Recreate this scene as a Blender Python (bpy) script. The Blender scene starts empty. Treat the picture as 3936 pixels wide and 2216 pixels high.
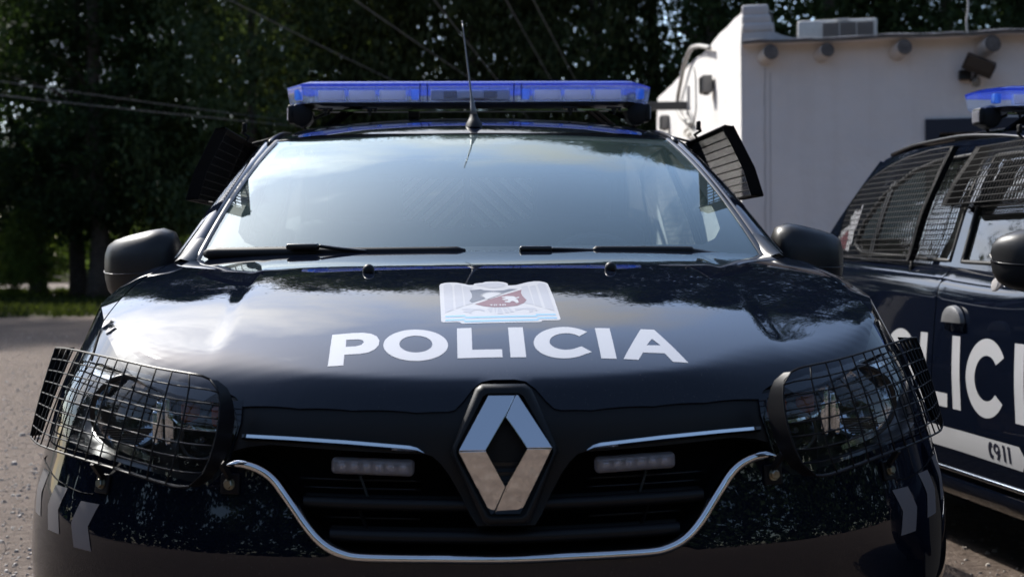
import bpy, bmesh, math, random
import numpy as np
from mathutils import Vector, Matrix
from mathutils.bvhtree import BVHTree
from mathutils.geometry import delaunay_2d_cdt
R_ = math.radians
random.seed(7); np.random.seed(7)
scene = bpy.context.scene
C = scene.collection

# ------------------------------------------------------------------ camera
FPX, CX, CY = 5349.05, 1968.0, 1108.0            # focal length and centre in photo pixels (3936 x 2216)
PITCH, ROLL, CAMZ = 0.024775, -0.009041, 1.0234
CAR_A = (-0.0129, 2.2346, 0.0501)                # x, y, yaw of the two parked cars
CAR_B = (2.592, 2.603, 0.145)
cp, sp, cr, sr = math.cos(PITCH), math.sin(PITCH), math.cos(ROLL), math.sin(ROLL)
FW = Vector((0, cp, -sp)); UP0 = Vector((0, sp, cp)); R0 = Vector((1, 0, 0))
RT = R0*cr + UP0*sr; UP = -R0*sr + UP0*cr
cam = bpy.data.cameras.new('camera'); camo = bpy.data.objects.new('camera', cam); C.objects.link(camo)
camo.matrix_world = Matrix(((RT.x, UP.x, -FW.x, 0), (RT.y, UP.y, -FW.y, 0), (RT.z, UP.z, -FW.z, CAMZ), (0, 0, 0, 1)))
cam.sensor_width = 36.0; cam.lens = FPX/3936*36; cam.clip_end = 3000; cam.clip_start = 0.05
cam.dof.use_dof = True; cam.dof.focus_distance = 2.9; cam.dof.aperture_fstop = 5.6
scene.camera = camo

# ------------------------------------------------------------------ sky, sun, exposure
SUN_EL, SUN_AZ = R_(43), R_(40)                  # the sun stands behind the trees, to the left
SUND = Vector((-math.sin(SUN_AZ)*math.cos(SUN_EL), math.cos(SUN_AZ)*math.cos(SUN_EL), math.sin(SUN_EL)))
world = bpy.data.worlds.new('World'); scene.world = world; world.use_nodes = True
def build_world():
    nt = world.node_tree; nt.nodes.clear(); N = nt.nodes.new; L = nt.links.new
    out = N('ShaderNodeOutputWorld'); bg = N('ShaderNodeBackground'); bg.inputs[1].default_value = 0.135
    sky = N('ShaderNodeTexSky'); sky.sky_type = 'NISHITA'; sky.sun_disc = False
    sky.sun_elevation = SUN_EL; sky.sun_rotation = -SUN_AZ; sky.altitude = 700; sky.dust_density = 1.1; sky.ozone_density = 1.0
    tc = N('ShaderNodeTexCoord'); sep = N('ShaderNodeSeparateXYZ'); L(tc.outputs['Generated'], sep.inputs[0])
    def M(op, a, b=None, c=None, clamp=False):
        m = N('ShaderNodeMath'); m.operation = op; m.use_clamp = clamp
        for i, x in enumerate((a, b, c)):
            if x is None: continue
            if isinstance(x, (int, float)): m.inputs[i].default_value = x
            else: L(x, m.inputs[i])
        return m.outputs[0]
    zz = M('ADD', M('MAXIMUM', sep.outputs[2], 0.0), 0.18)
    cx = M('DIVIDE', sep.outputs[0], zz); cy = M('DIVIDE', sep.outputs[1], zz)
    comb = N('ShaderNodeCombineXYZ'); L(cx, comb.inputs[0]); L(cy, comb.inputs[1])
    n1 = N('ShaderNodeTexNoise'); n1.inputs['Scale'].default_value = 1.15; n1.inputs['Detail'].default_value = 9; n1.inputs['Roughness'].default_value = 0.58
    n1.inputs['Distortion'].default_value = 0.35
    L(comb.outputs[0], n1.inputs['Vector'])
    dot = N('ShaderNodeVectorMath'); dot.operation = 'DOT_PRODUCT'; L(tc.outputs['Generated'], dot.inputs[0]); dot.inputs[1].default_value = SUND
    near = M('MAXIMUM', dot.outputs['Value'], 0.0)
    glow = M('POWER', near, 20.0); wide = M('POWER', near, 3.0)
    dens = M('SUBTRACT', M('ADD', n1.outputs[0], M('MULTIPLY', wide, 0.20)), M('ADD', M('MULTIPLY', sep.outputs[2], 0.13), M('MULTIPLY', M('MAXIMUM', M('SUBTRACT', sep.outputs[2], .58), 0.0), .55)))
    dv = N('ShaderNodeVectorMath'); dv.operation = 'DOT_PRODUCT'; L(tc.outputs['Generated'], dv.inputs[0]); dv.inputs[1].default_value = Vector((-.22, .76, .61)).normalized()
    vm = N('ShaderNodeMapRange'); vm.interpolation_type = 'SMOOTHSTEP'; L(dv.outputs['Value'], vm.inputs[0]); vm.inputs[1].default_value = .66; vm.inputs[2].default_value = .97
    dens = M('ADD', dens, M('MULTIPLY', vm.outputs[0], .105))
    mr = N('ShaderNodeMapRange'); mr.interpolation_type = 'SMOOTHSTEP'; L(dens, mr.inputs[0]); mr.inputs[1].default_value = 0.56; mr.inputs[2].default_value = 0.80
    bright = M('ADD', M('ADD', 5.0, M('MULTIPLY', wide, 7.0)), M('MULTIPLY', glow, 70.0))
    ccol = N('ShaderNodeMix'); ccol.data_type = 'RGBA'; ccol.blend_type = 'MULTIPLY'; ccol.inputs[0].default_value = 1
    ccol.inputs[6].default_value = (1, .985, .965, 1)
    cb = N('ShaderNodeCombineXYZ'); [L(bright, cb.inputs[i]) for i in range(3)]; L(cb.outputs[0], ccol.inputs[7])
    mx = N('ShaderNodeMix'); mx.data_type = 'RGBA'; L(M('MAXIMUM', mr.outputs[0], M('ADD', .015, M('MULTIPLY', vm.outputs[0], .10))), mx.inputs[0]); hz = N('ShaderNodeVectorMath'); hz.operation = 'SCALE'; L(sky.outputs[0], hz.inputs[0]); L(M('ADD', 1.0, M('MULTIPLY', vm.outputs[0], 2.0)), hz.inputs['Scale']); L(hz.outputs[0], mx.inputs[6]); L(ccol.outputs[2], mx.inputs[7])
    L(mx.outputs[2], bg.inputs[0]); L(bg.outputs[0], out.inputs[0])
build_world()
sun = bpy.data.lights.new('sun', 'SUN'); suno = bpy.data.objects.new('sun', sun); C.objects.link(suno)
sun.energy = 5.0; sun.angle = R_(0.55); sun.color = (1, .955, .88)
suno.rotation_euler = SUND.to_track_quat('Z', 'Y').to_euler(); suno.location = (-15, 20, 30)
vs = scene.view_settings; vs.view_transform = 'Standard'; vs.look = 'None'; vs.gamma = 1; vs.use_curve_mapping = False
vs.exposure = 0.27
cy = scene.cycles
cy.max_bounces = 10; cy.transparent_max_bounces = 24; cy.glossy_bounces = 5; cy.transmission_bounces = 6; cy.diffuse_bounces = 3
cy.caustics_reflective = False; cy.caustics_refractive = False; cy.sample_clamp_indirect = 6.0; cy.use_denoising = True

# ------------------------------------------------------------------ materials
def new_mat(name):
    m = bpy.data.materials.new(name); m.use_nodes = True; m.node_tree.nodes.clear()
    return m, m.node_tree.nodes.new, m.node_tree.links.new
def pbr(name, col, rough=.5, metal=0., coat=0., spec=.5, noise=0., nscale=20., bump=0., bscale=60., coat_rough=.03, col2=None, rnoise=0., ior=None, bdist=.01):
    m, N, L = new_mat(name)
    o = N('ShaderNodeOutputMaterial'); b = N('ShaderNodeBsdfPrincipled'); L(b.outputs[0], o.inputs[0])
    b.inputs['Base Color'].default_value = (*col, 1); b.inputs['Roughness'].default_value = rough; b.inputs['Metallic'].default_value = metal
    b.inputs['Coat Weight'].default_value = coat; b.inputs['Coat Roughness'].default_value = coat_rough; b.inputs['Specular IOR Level'].default_value = spec
    if ior: b.inputs['Coat IOR'].default_value = ior
    tc = N('ShaderNodeTexCoord')
    if noise or col2 or rnoise:
        n = N('ShaderNodeTexNoise'); n.inputs['Scale'].default_value = nscale; n.inputs['Detail'].default_value = 7; n.inputs['Roughness'].default_value = .6
        L(tc.outputs['Object'], n.inputs['Vector'])
        if noise or col2:
            r = N('ShaderNodeValToRGB'); L(n.outputs[0], r.inputs[0]); r.color_ramp.elements[0].position = .32; r.color_ramp.elements[1].position = .68
            c2 = col2 if col2 else tuple(min(1, c*(1+noise)) for c in col)
            c1 = col if col2 else tuple(c*(1-noise) for c in col)
            r.color_ramp.elements[0].color = (*c1, 1); r.color_ramp.elements[1].color = (*c2, 1); L(r.outputs[0], b.inputs['Base Color'])
        if rnoise:
            mr = N('ShaderNodeMapRange'); L(n.outputs[0], mr.inputs[0]); mr.inputs[1].default_value = .3; mr.inputs[2].default_value = .7
            mr.inputs[3].default_value = max(0, rough-rnoise); mr.inputs[4].default_value = rough+rnoise; L(mr.outputs[0], b.inputs['Roughness'])
    if bump:
        n2 = N('ShaderNodeTexNoise'); n2.inputs['Scale'].default_value = bscale; n2.inputs['Detail'].default_value = 8
        L(tc.outputs['Object'], n2.inputs['Vector'])
        bp = N('ShaderNodeBump'); bp.inputs['Strength'].default_value = bump; bp.inputs['Distance'].default_value = bdist; L(n2.outputs[0], bp.inputs['Height']); L(bp.outputs[0], b.inputs['Normal'])
    return m
def thin_fresnel(N, L, ior):
    """a thin sheet mirrors alike from both sides"""
    f = N('ShaderNodeFresnel'); g = N('ShaderNodeNewGeometry'); m = N('ShaderNodeMapRange'); L(g.outputs['Backfacing'], m.inputs[0]); m.inputs[3].default_value = ior; m.inputs[4].default_value = 1/ior; L(m.outputs[0], f.inputs[0]); return f
def glass(name, tint, ior=1.5, dust=0., rough=0., haze_col=(.8, .8, .78), coatcol=(1, 1, 1)):
    """thin pane: what is behind shows through tinted, the sky mirrors by Fresnel, dust scatters a little"""
    m, N, L = new_mat(name); o = N('ShaderNodeOutputMaterial')
    t = N('ShaderNodeBsdfTransparent'); t.inputs[0].default_value = (*tint, 1)
    d = N('ShaderNodeBsdfDiffuse'); d.inputs[0].default_value = (*haze_col, 1)
    tr = N('ShaderNodeBsdfTranslucent'); tr.inputs[0].default_value = (*haze_col, 1)
    dd = N('ShaderNodeMixShader'); dd.inputs[0].default_value = .35; L(d.outputs[0], dd.inputs[1]); L(tr.outputs[0], dd.inputs[2])
    g = N('ShaderNodeBsdfGlossy'); g.inputs['Roughness'].default_value = rough; g.inputs[0].default_value = (*coatcol, 1)
    m1 = N('ShaderNodeMixShader'); m1.inputs[0].default_value = dust; L(t.outputs[0], m1.inputs[1]); L(dd.outputs[0], m1.inputs[2])
    if dust:
        tc = N('ShaderNodeTexCoord'); n = N('ShaderNodeTexNoise'); n.inputs['Scale'].default_value = 3.0; n.inputs['Detail'].default_value = 8; L(tc.outputs['Object'], n.inputs['Vector'])
        mr = N('ShaderNodeMapRange'); L(n.outputs[0], mr.inputs[0]); mr.inputs[1].default_value = .25; mr.inputs[2].default_value = .75; mr.inputs[3].default_value = dust*.75; mr.inputs[4].default_value = dust*1.25
        L(mr.outputs[0], m1.inputs[0])
    f = thin_fresnel(N, L, ior)
    m2 = N('ShaderNodeMixShader'); L(f.outputs[0], m2.inputs[0]); L(m1.outputs[0], m2.inputs[1]); L(g.outputs[0], m2.inputs[2]); L(m2.outputs[0], o.inputs[0])
    return m
def paint_mat():
    m = pbr('navy_paint', (.0035, .0055, .0125), .5, coat=1., coat_rough=.012, ior=1.5, spec=.0); nt = m.node_tree; N, L = nt.nodes.new, nt.links.new
    b = [n for n in nt.nodes if n.type == 'BSDF_PRINCIPLED'][0]; tc = N('ShaderNodeTexCoord')
    n1 = N('ShaderNodeTexNoise'); n1.inputs['Scale'].default_value = 330; n1.inputs['Detail'].default_value = 2; L(tc.outputs['Object'], n1.inputs['Vector'])
    n2 = N('ShaderNodeTexNoise'); n2.inputs['Scale'].default_value = 3.5; n2.inputs['Detail'].default_value = 6; L(tc.outputs['Object'], n2.inputs['Vector'])
    a = N('ShaderNodeMath'); a.operation = 'MULTIPLY_ADD'; L(n2.outputs[0], a.inputs[0]); a.inputs[1].default_value = .22; L(n1.outputs[0], a.inputs[2])
    r = N('ShaderNodeValToRGB'); L(a.outputs[0], r.inputs[0]); e = r.color_ramp.elements; e[0].position = .79; e[1].position = .86; e[0].color = (.0035, .0055, .0125, 1); e[1].color = (.05, .048, .045, 1); L(r.outputs[0], b.inputs['Base Color'])
    mr = N('ShaderNodeMapRange'); L(n2.outputs[0], mr.inputs[0]); mr.inputs[1].default_value = .35; mr.inputs[2].default_value = .7; mr.inputs[3].default_value = .008; mr.inputs[4].default_value = .045; L(mr.outputs[0], b.inputs['Coat Roughness'])
    return m
PAINT = paint_mat() if True else pbr('navy_paint', (.0035, .0055, .0125), .5, coat=1., coat_rough=.012, ior=1.5, spec=.0)
BLACKP = pbr('matte_black_plastic', (.0085, .009, .0105), .45, spec=.28, bump=.10, bscale=900, bdist=.0006)
TRIM = pbr('satin_black_trim', (.010, .010, .012), .30, spec=.5)
CAPM = pbr('mirror_cap_plastic', (.017, .017, .018), .40, spec=.4, bump=.12, bscale=700, bdist=.0006)
RUBBER = pbr('black_rubber', (.009, .009, .010), .55, spec=.35)
DARK = pbr('cavity_black', (.004, .004, .005), .75, spec=.1)
INTER = pbr('cabin_cloth', (.022, .023, .026), .85, spec=.2, noise=.2)
DASHM = pbr('dashboard_plastic', (.030, .031, .034), .6, spec=.3)
WIRE2 = pbr('dull_black_wire', (.007, .007, .008), .6, spec=.14)
CHROME = pbr('chrome', (.78, .79, .80), .035, metal=1.)
CHROMED = pbr('reflector_chrome', (.82, .83, .85), .05, metal=1., bump=.14, bscale=38, bdist=.01)
STEEL = pbr('zinc_steel', (.36, .34, .27), .32, metal=1., noise=.25, nscale=90)
ALU = pbr('aluminium', (.30, .30, .31), .40, metal=1.)
WIRE = pbr('black_powder_coated_wire', (.006, .006, .008), .46, spec=.22)
DECAL = pbr('reflective_white_vinyl', (.45, .455, .475), .42, spec=.4, coat=.35, coat_rough=.12)
DECALG = pbr('grey_vinyl', (.36, .37, .41), .42, spec=.4, coat=.35, coat_rough=.12)
CHEVM = pbr('grey_reflective_film', (.17, .16, .165), .5, spec=.3, coat=.15, coat_rough=.2)
DECALB = pbr('light_blue_vinyl', (.20, .42, .62), .42, coat=.35, coat_rough=.12)
DECALN = pbr('slate_vinyl', (.06, .075, .11), .42, coat=.35, coat_rough=.12)
DECALR = pbr('wine_red_vinyl', (.13, .025, .04), .42, coat=.35, coat_rough=.12)
DECALK = pbr('dark_text_vinyl', (.012, .013, .03), .4, coat=.3)
WSGLASS = glass('windscreen_glass', (.92, .97, .95), 1.70, dust=.10, haze_col=(.46, .70, .72), coatcol=(.88, .99, 1.0))
SIDEGLASS = glass('tinted_side_glass', (.50, .58, .57), 1.62, dust=.02)
LENS = glass('headlamp_lens', (.93, .95, .96), 1.5, dust=.012)
LINER = pbr('pale_headliner', (.52, .52, .50), .9)
HANDLE = pbr('satin_grey_handle', (.20, .20, .205), .38, metal=.35)
FRIT = pbr('black_frit', (.012, .012, .016), .5, spec=.1)
BLUEL = None
def tinted_plastic(name, col, dif, ior=1.5, wdif=.35, rough=.03):
    m, N, L = new_mat(name); o = N('ShaderNodeOutputMaterial')
    t = N('ShaderNodeBsdfTransparent'); t.inputs[0].default_value = (*col, 1)
    d = N('ShaderNodeBsdfDiffuse'); d.inputs[0].default_value = (*dif, 1); tr = N('ShaderNodeBsdfTranslucent'); tr.inputs[0].default_value = (*dif, 1)
    dd = N('ShaderNodeMixShader'); dd.inputs[0].default_value = .6; L(d.outputs[0], dd.inputs[1]); L(tr.outputs[0], dd.inputs[2])
    m1 = N('ShaderNodeMixShader'); m1.inputs[0].default_value = wdif; L(t.outputs[0], m1.inputs[1]); L(dd.outputs[0], m1.inputs[2])
    g = N('ShaderNodeBsdfGlossy'); g.inputs['Roughness'].default_value = rough; f = thin_fresnel(N, L, ior)
    m2 = N('ShaderNodeMixShader'); L(f.outputs[0], m2.inputs[0]); L(m1.outputs[0], m2.inputs[1]); L(g.outputs[0], m2.inputs[2]); L(m2.outputs[0], o.inputs[0])
    return m
BLUEL = tinted_plastic('blue_dome_plastic', (.50, .62, 1.0), (.045, .10, .80), wdif=.40)
CLEARL = tinted_plastic('clear_dome_plastic', (.93, .96, 1.0), (.60, .75, .98), wdif=.12)
LEDW = tinted_plastic('led_module_white', (.9, .88, .87), (.86, .82, .80), wdif=.97, rough=.25)
SPKG = pbr('speaker_grey', (.42, .43, .46), .5)
STROBE = tinted_plastic('strobe_lens_plastic', (.86, .86, .92), (.80, .80, .88), wdif=.55)
ORANGE = tinted_plastic('amber_lens', (.8, .22, .05), (.55, .10, .01), wdif=.55)
TYRE = pbr('tyre_rubber', (.012, .012, .013), .8, noise=.3)
RIMM = pbr('grey_wheel_paint', (.25, .26, .28), .35, metal=.6)

# ------------------------------------------------------------------ mesh helpers
class MB:
    def __init__(s): s.v = []; s.f = []
    def add(s, vs, fs):
        b = len(s.v); s.v += [tuple(v) for v in vs]; s.f += [tuple(i+b for i in f) for f in fs]; return s
    def box(s, c, d, rot=None, taper=1.0):
        x, y, z = d[0]/2, d[1]/2, d[2]/2
        vs = [Vector((sx*x*(taper if sz > 0 else 1), sy*y*(taper if sz > 0 else 1), sz*z)) for sz in (-1, 1) for sy in (-1, 1) for sx in (-1, 1)]
        if rot is not None: vs = [rot @ v for v in vs]
        vs = [v + Vector(c) for v in vs]
        return s.add(vs, [(0, 2, 3, 1), (4, 5, 7, 6), (0, 1, 5, 4), (2, 6, 7, 3), (0, 4, 6, 2), (1, 3, 7, 5)])
    def rbox(s, c, d, r, rot=None, seg=3):
        """box with rounded edges"""
        bm = bmesh.new(); bmesh.ops.create_cube(bm, size=1)
        for v in bm.verts: v.co = Vector((v.co.x*d[0], v.co.y*d[1], v.co.z*d[2]))
        bmesh.ops.bevel(bm, geom=list(bm.edges), offset=r, segments=seg, profile=.5, affect='EDGES', clamp_overlap=True)
        vs = [(rot @ v.co if rot is not None else v.co) + Vector(c) for v in bm.verts]; bm.verts.index_update()
        fs = [tuple(v.index for v in f.verts) for f in bm.faces]; bm.free()
        return s.add(vs, fs)
    def tube(s, path, r, n=6, cap=True, closed=False):
        P = [Vector(p) for p in path]; m = len(P); rr = r if hasattr(r, '__len__') else [r]*m
        vs = []; prev = None
        for i, p in enumerate(P):
            t = (P[(i+1) % m]-P[i-1]) if closed else (P[min(i+1, m-1)]-P[max(i-1, 0)])
            if t.length < 1e-9: t = Vector((0, 0, 1))
            t.normalize()
            if prev is None:
                a = Vector((0, 0, 1)) if abs(t.z) < .9 else Vector((1, 0, 0)); u = t.cross(a).normalized()
            else:
                u = prev - t*prev.dot(t)
                u = u.normalized() if u.length > 1e-6 else t.orthogonal().normalized()
            prev = u; w = t.cross(u)
            for k in range(n):
                an = 2*math.pi*(k+.5)/n; vs.append(p + (u*math.cos(an)+w*math.sin(an))*rr[i])
        fs = []
        for i in range(m if closed else m-1):
            j = (i+1) % m
            for k in range(n): fs.append((i*n+k, i*n+(k+1) % n, j*n+(k+1) % n, j*n+k))
        if cap and not closed: fs += [tuple(range(n-1, -1, -1)), tuple((m-1)*n+k for k in range(n))]
        return s.add(vs, fs)
    def ribbon(s, A, B, thick=0.0, nrm=None):
        """strip between two polylines, optional thickness along -nrm"""
        n = len(A); vs = [Vector(p) for p in A]+[Vector(p) for p in B]; fs = [(i, i+1, n+i+1, n+i) for i in range(n-1)]
        s.add(vs, fs)
        if thick:
            d = Vector(nrm)*-thick; s.add([v+d for v in vs], [f[::-1] for f in fs])
            b = len(s.v)-4*n
            for i in range(n-1):
                s.f.append((b+i+1, b+i, b+2*n+i, b+2*n+i+1)); s.f.append((b+n+i, b+n+i+1, b+3*n+i+1, b+3*n+i))
        return s
    def lathe(s, prof, c, axis=(0, 0, 1), n=24, cap=True):
        ax = Vector(axis).normalized(); u = ax.orthogonal().normalized(); w = ax.cross(u); c = Vector(c); vs = []; fs = []
        for (r, h) in prof:
            for k in range(n):
                a = 2*math.pi*k/n; vs.append(c+ax*h+(u*math.cos(a)+w*math.sin(a))*r)
        for i in range(len(prof)-1):
            for k in range(n): fs.append((i*n+k, i*n+(k+1) % n, (i+1)*n+(k+1) % n, (i+1)*n+k))
        if cap: fs += [tuple(range(n-1, -1, -1)), tuple((len(prof)-1)*n+k for k in range(n))]
        return s.add(vs, fs)
    def prism(s, pts3, d):
        """closed solid from a planar outline pushed along d"""
        n = len(pts3); d = Vector(d); vs = [Vector(p) for p in pts3]; vs += [v+d for v in vs]
        return s.add(vs, [tuple(range(n)), tuple(range(2*n-1, n-1, -1))]+[((i+1) % n, i, n+i, n+(i+1) % n) for i in range(n)])
    def grid(s, P, closed_u=False):
        """P[i][j] array of points"""
        nu, nv = len(P), len(P[0]); vs = [p for row in P for p in row]
        return s.add(vs, [(i*nv+j, ((i+1) % nu)*nv+j, ((i+1) % nu)*nv+j+1, i*nv+j+1) for i in range(nu if closed_u else nu-1) for j in range(nv-1)])
    def build(s, name, mat, parent=None, smooth=False, angle=None, fix=False, mods=None):
        me = bpy.data.meshes.new(name); me.from_pydata(s.v, [], s.f); me.update()
        if fix or angle is not None:
            bm = bmesh.new(); bm.from_mesh(me)
            if fix: bmesh.ops.recalc_face_normals(bm, faces=bm.faces)
            bm.to_mesh(me); bm.free()
        if smooth or angle is not None: me.polygons.foreach_set('use_smooth', [True]*len(me.polygons))
        if angle is not None: me.set_sharp_from_angle(angle=R_(angle))
        if mat: me.materials.append(mat)
        o = bpy.data.objects.new(name, me); C.objects.link(o)
        if parent: o.parent = parent
        return o
def thing(name, label, cat, loc=(0, 0, 0), rz=0, group=None):
    o = bpy.data.objects.new(name, None); C.objects.link(o); o.location = loc; o.rotation_euler = (0, 0, rz); o.empty_display_size = .2
    o['label'] = label; o['category'] = cat
    if group: o['group'] = group
    return o
def tag(o, label, cat, group=None, kind=None):
    o['label'] = label; o['category'] = cat
    if group: o['group'] = group
    if kind: o['kind'] = kind
    return o
def struct(o): o['kind'] = 'structure'; return o
def spl(pts):
    """smooth monotone-ish interpolation through (x, y) pairs"""
    xs = np.array([p[0] for p in pts], float); ys = np.array([p[1] for p in pts], float)
    h = np.diff(xs); d = np.diff(ys)/h; m = np.zeros(len(xs)); m[0], m[-1] = d[0], d[-1]
    for i in range(1, len(xs)-1):
        m[i] = 0 if d[i-1]*d[i] <= 0 else (h[i-1]+h[i])*3/((2*h[i]+h[i-1])/d[i-1]+(h[i]+2*h[i-1])/d[i])
    def f(x):
        if x <= xs[0]: return float(ys[0]+m[0]*(x-xs[0]))
        if x >= xs[-1]: return float(ys[-1]+m[-1]*(x-xs[-1]))
        i = int(np.searchsorted(xs, x)-1); i = max(0, min(i, len(h)-1)); t = (x-xs[i])/h[i]
        return float(ys[i]*(1+2*t)*(1-t)**2+h[i]*m[i]*t*(1-t)**2+ys[i+1]*t*t*(3-2*t)+h[i]*m[i+1]*t*t*(t-1))
    return f
def catmull(P, n, closed=False):
    """n samples along a smooth curve through points"""
    P = [Vector(p) for p in P]; m = len(P); out = []
    segs = m if closed else m-1
    for k in range(n):
        t = k/(n if closed else n-1)*segs; i = min(int(t), segs-1); u = t-i
        g = (lambda j: P[j % m]) if closed else (lambda j: P[max(0, min(m-1, j))])
        a, b, c, d = g(i-1), g(i), g(i+1), g(i+2)
        out.append(.5*((2*b)+(c-a)*u+(2*a-5*b+4*c-d)*u*u+(-a+3*b-3*c+d)*u**3))
    return out
def inside(p, poly):
    x, y = p; c = False; n = len(poly); j = n-1
    for i in range(n):
        xi, yi = poly[i]; xj, yj = poly[j]
        if (yi > y) != (yj > y) and x < (xj-xi)*(y-yi)/(yj-yi)+xi: c = not c
        j = i
    return c
def densify(poly, step):
    out = []
    for i in range(len(poly)):
        a = Vector(poly[i]); b = Vector(poly[(i+1) % len(poly)]); n = max(1, int((b-a).length/step+.5))
        for k in range(n): out.append(a+(b-a)*(k/n))
    return out
def mindist2(p, pts): return ((pts[:, 0]-p[0])**2+(pts[:, 1]-p[1])**2).min()
def patch(name, outline, fn, step, mat, parent, holes=(), skirt=0.0, outref=Vector((0, 1.9, .6)), off=0.0, clip=None, back=None):
    """fill a 2-D outline (with holes) in a surface's own parameters and lay it on the surface fn"""
    o2 = densify([tuple(p) for p in outline], step); verts = list(o2); edges = [(i, (i+1) % len(o2)) for i in range(len(o2))]
    for h in holes:
        h2 = densify([tuple(p) for p in h], step); b = len(verts); verts += h2; edges += [(b+i, b+(i+1) % len(h2)) for i in range(len(h2))]
    arr = np.array([(v[0], v[1]) for v in verts]); op = [tuple(p) for p in outline]; hp = [[tuple(p) for p in h] for h in holes]
    x0, y0 = arr.min(0); x1, y1 = arr.max(0)
    nx, ny = max(1, int((x1-x0)/step)), max(1, int((y1-y0)/step))
    for i in range(1, nx+1):
        for j in range(1, ny+1):
            p = (x0+(i-.5+.17*(j % 2))*(x1-x0)/nx, y0+(j-.5)*(y1-y0)/ny)
            if not inside(p, op) or any(inside(p, h) for h in hp): continue
            if mindist2(p, arr) < (step*.55)**2: continue
            verts.append(Vector(p))
    r = delaunay_2d_cdt([Vector((v[0], v[1])) for v in verts], edges, [], 0, 1e-7)
    vs2, tris = r[0], r[2]; keep = []
    for t in tris:
        c = ((vs2[t[0]][0]+vs2[t[1]][0]+vs2[t[2]][0])/3, (vs2[t[0]][1]+vs2[t[1]][1]+vs2[t[2]][1])/3)
        ar = abs((vs2[t[1]][0]-vs2[t[0]][0])*(vs2[t[2]][1]-vs2[t[0]][1])-(vs2[t[2]][0]-vs2[t[0]][0])*(vs2[t[1]][1]-vs2[t[0]][1]))
        if ar < .012*step*step: continue
        if inside(c, op) and not any(inside(c, h) for h in hp) and (clip is None or clip(c)): keep.append(tuple(t))
    used = sorted({i for t in keep for i in t}); ix = {o: n for n, o in enumerate(used)}
    P = [Vector(fn(vs2[i][0], vs2[i][1])) for i in used]; T = [tuple(ix[i] for i in t) for t in keep]
    # orient outwards
    sgn = 0
    for t in T[::max(1, len(T)//60)]:
        n = (P[t[1]]-P[t[0]]).cross(P[t[2]]-P[t[0]]); c = (P[t[0]]+P[t[1]]+P[t[2]])/3; sgn += n.normalized().dot((c-outref).normalized()) if n.length > 0 else 0
    if sgn < 0: T = [t[::-1] for t in T]
    N = [Vector((0, 0, 0)) for _ in P]
    for t in T:
        n = (P[t[1]]-P[t[0]]).cross(P[t[2]]-P[t[0]])
        for i in t: N[i] += n
    N = [n.normalized() if n.length > 0 else Vector((0, 0, 1)) for n in N]
    if off: P = [p+n*off for p, n in zip(P, N)]
    mb = MB(); mb.add(P, T)
    if skirt:
        cnt = {}
        for t in T:
            for a, b in ((t[0], t[1]), (t[1], t[2]), (t[2], t[0])): cnt[(a, b)] = cnt.get((a, b), 0)+1
        for (a, b) in list(cnt):
            if (b, a) in cnt: continue
            mb.add([P[a], P[b], P[b]-N[b]*skirt, P[a]-N[a]*skirt], [(1, 0, 3, 2)])
    return mb.build(name, mat, parent, smooth=True)

# photo pixel -> ray in a car's own coordinates (measurements taken from the photograph become real points on the car)
def Z(o, pts): return [(o[0]+p[0]/o[2], o[1]+p[1]/o[2]) for p in pts]
def ray(u, v, car=CAR_A):
    d = FW+RT*((u-CX)/FPX)-UP*((v-CY)/FPX); c, s = math.cos(car[2]), math.sin(car[2]); o = Vector((-car[0], -car[1], CAMZ))
    f = lambda q: Vector((q.x*c+q.y*s, -q.x*s+q.y*c, q.z))
    return f(o), f(d)
def at_y(u, v, y, car=CAR_A): o, d = ray(u, v, car); return o+d*((y-o.y)/d.y)
def at_x(u, v, x, car=CAR_A): o, d = ray(u, v, car); return o+d*((x-o.x)/d.x)
def at_plane(u, v, p, n, car=CAR_A): o, d = ray(u, v, car); return o+d*((Vector(p)-o).dot(n)/d.dot(n))
class Surf:
    def __init__(s, fn, a0, a1, b0, b1, na, nb):
        s.fn = fn; V = []; s.pr = []; Fc = []
        for i in range(na+1):
            for j in range(nb+1):
                a = a0+(a1-a0)*i/na; b = b0+(b1-b0)*j/nb; V.append(Vector(fn(a, b))); s.pr.append((a, b))
        for i in range(na):
            for j in range(nb):
                k = i*(nb+1)+j; Fc += [(k, k+nb+1, k+nb+2), (k, k+nb+2, k+1)]
        s.V, s.F = V, Fc; s.t = BVHTree.FromPolygons(V, Fc)
    def hit(s, u, v, car=CAR_A):
        o, d = ray(u, v, car); loc, n, i, dist = s.t.ray_cast(o, d.normalized())
        if loc is None:
            loc, n, i, dist = s.t.find_nearest(o+d*((.3-o.y)/d.y))
        f = s.F[i]; A, B, Cc = (s.V[k] for k in f)
        v0, v1, v2 = B-A, Cc-A, loc-A; d00, d01, d11, d20, d21 = v0.dot(v0), v0.dot(v1), v1.dot(v1), v2.dot(v0), v2.dot(v1); den = d00*d11-d01*d01
        b = (d11*d20-d01*d21)/den; c = (d00*d21-d01*d20)/den; a = 1-b-c
        return (a*s.pr[f[0]][0]+b*s.pr[f[1]][0]+c*s.pr[f[2]][0], a*s.pr[f[0]][1]+b*s.pr[f[1]][1]+c*s.pr[f[2]][1])
    def hits(s, pts, car=CAR_A): return [s.hit(u, v, car) for u, v in pts]
def mirx(P): return [Vector((-p[0], p[1], p[2])) for p in P]
def mir2(P): return [(-p[0], p[1]) for p in P][::-1]

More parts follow.
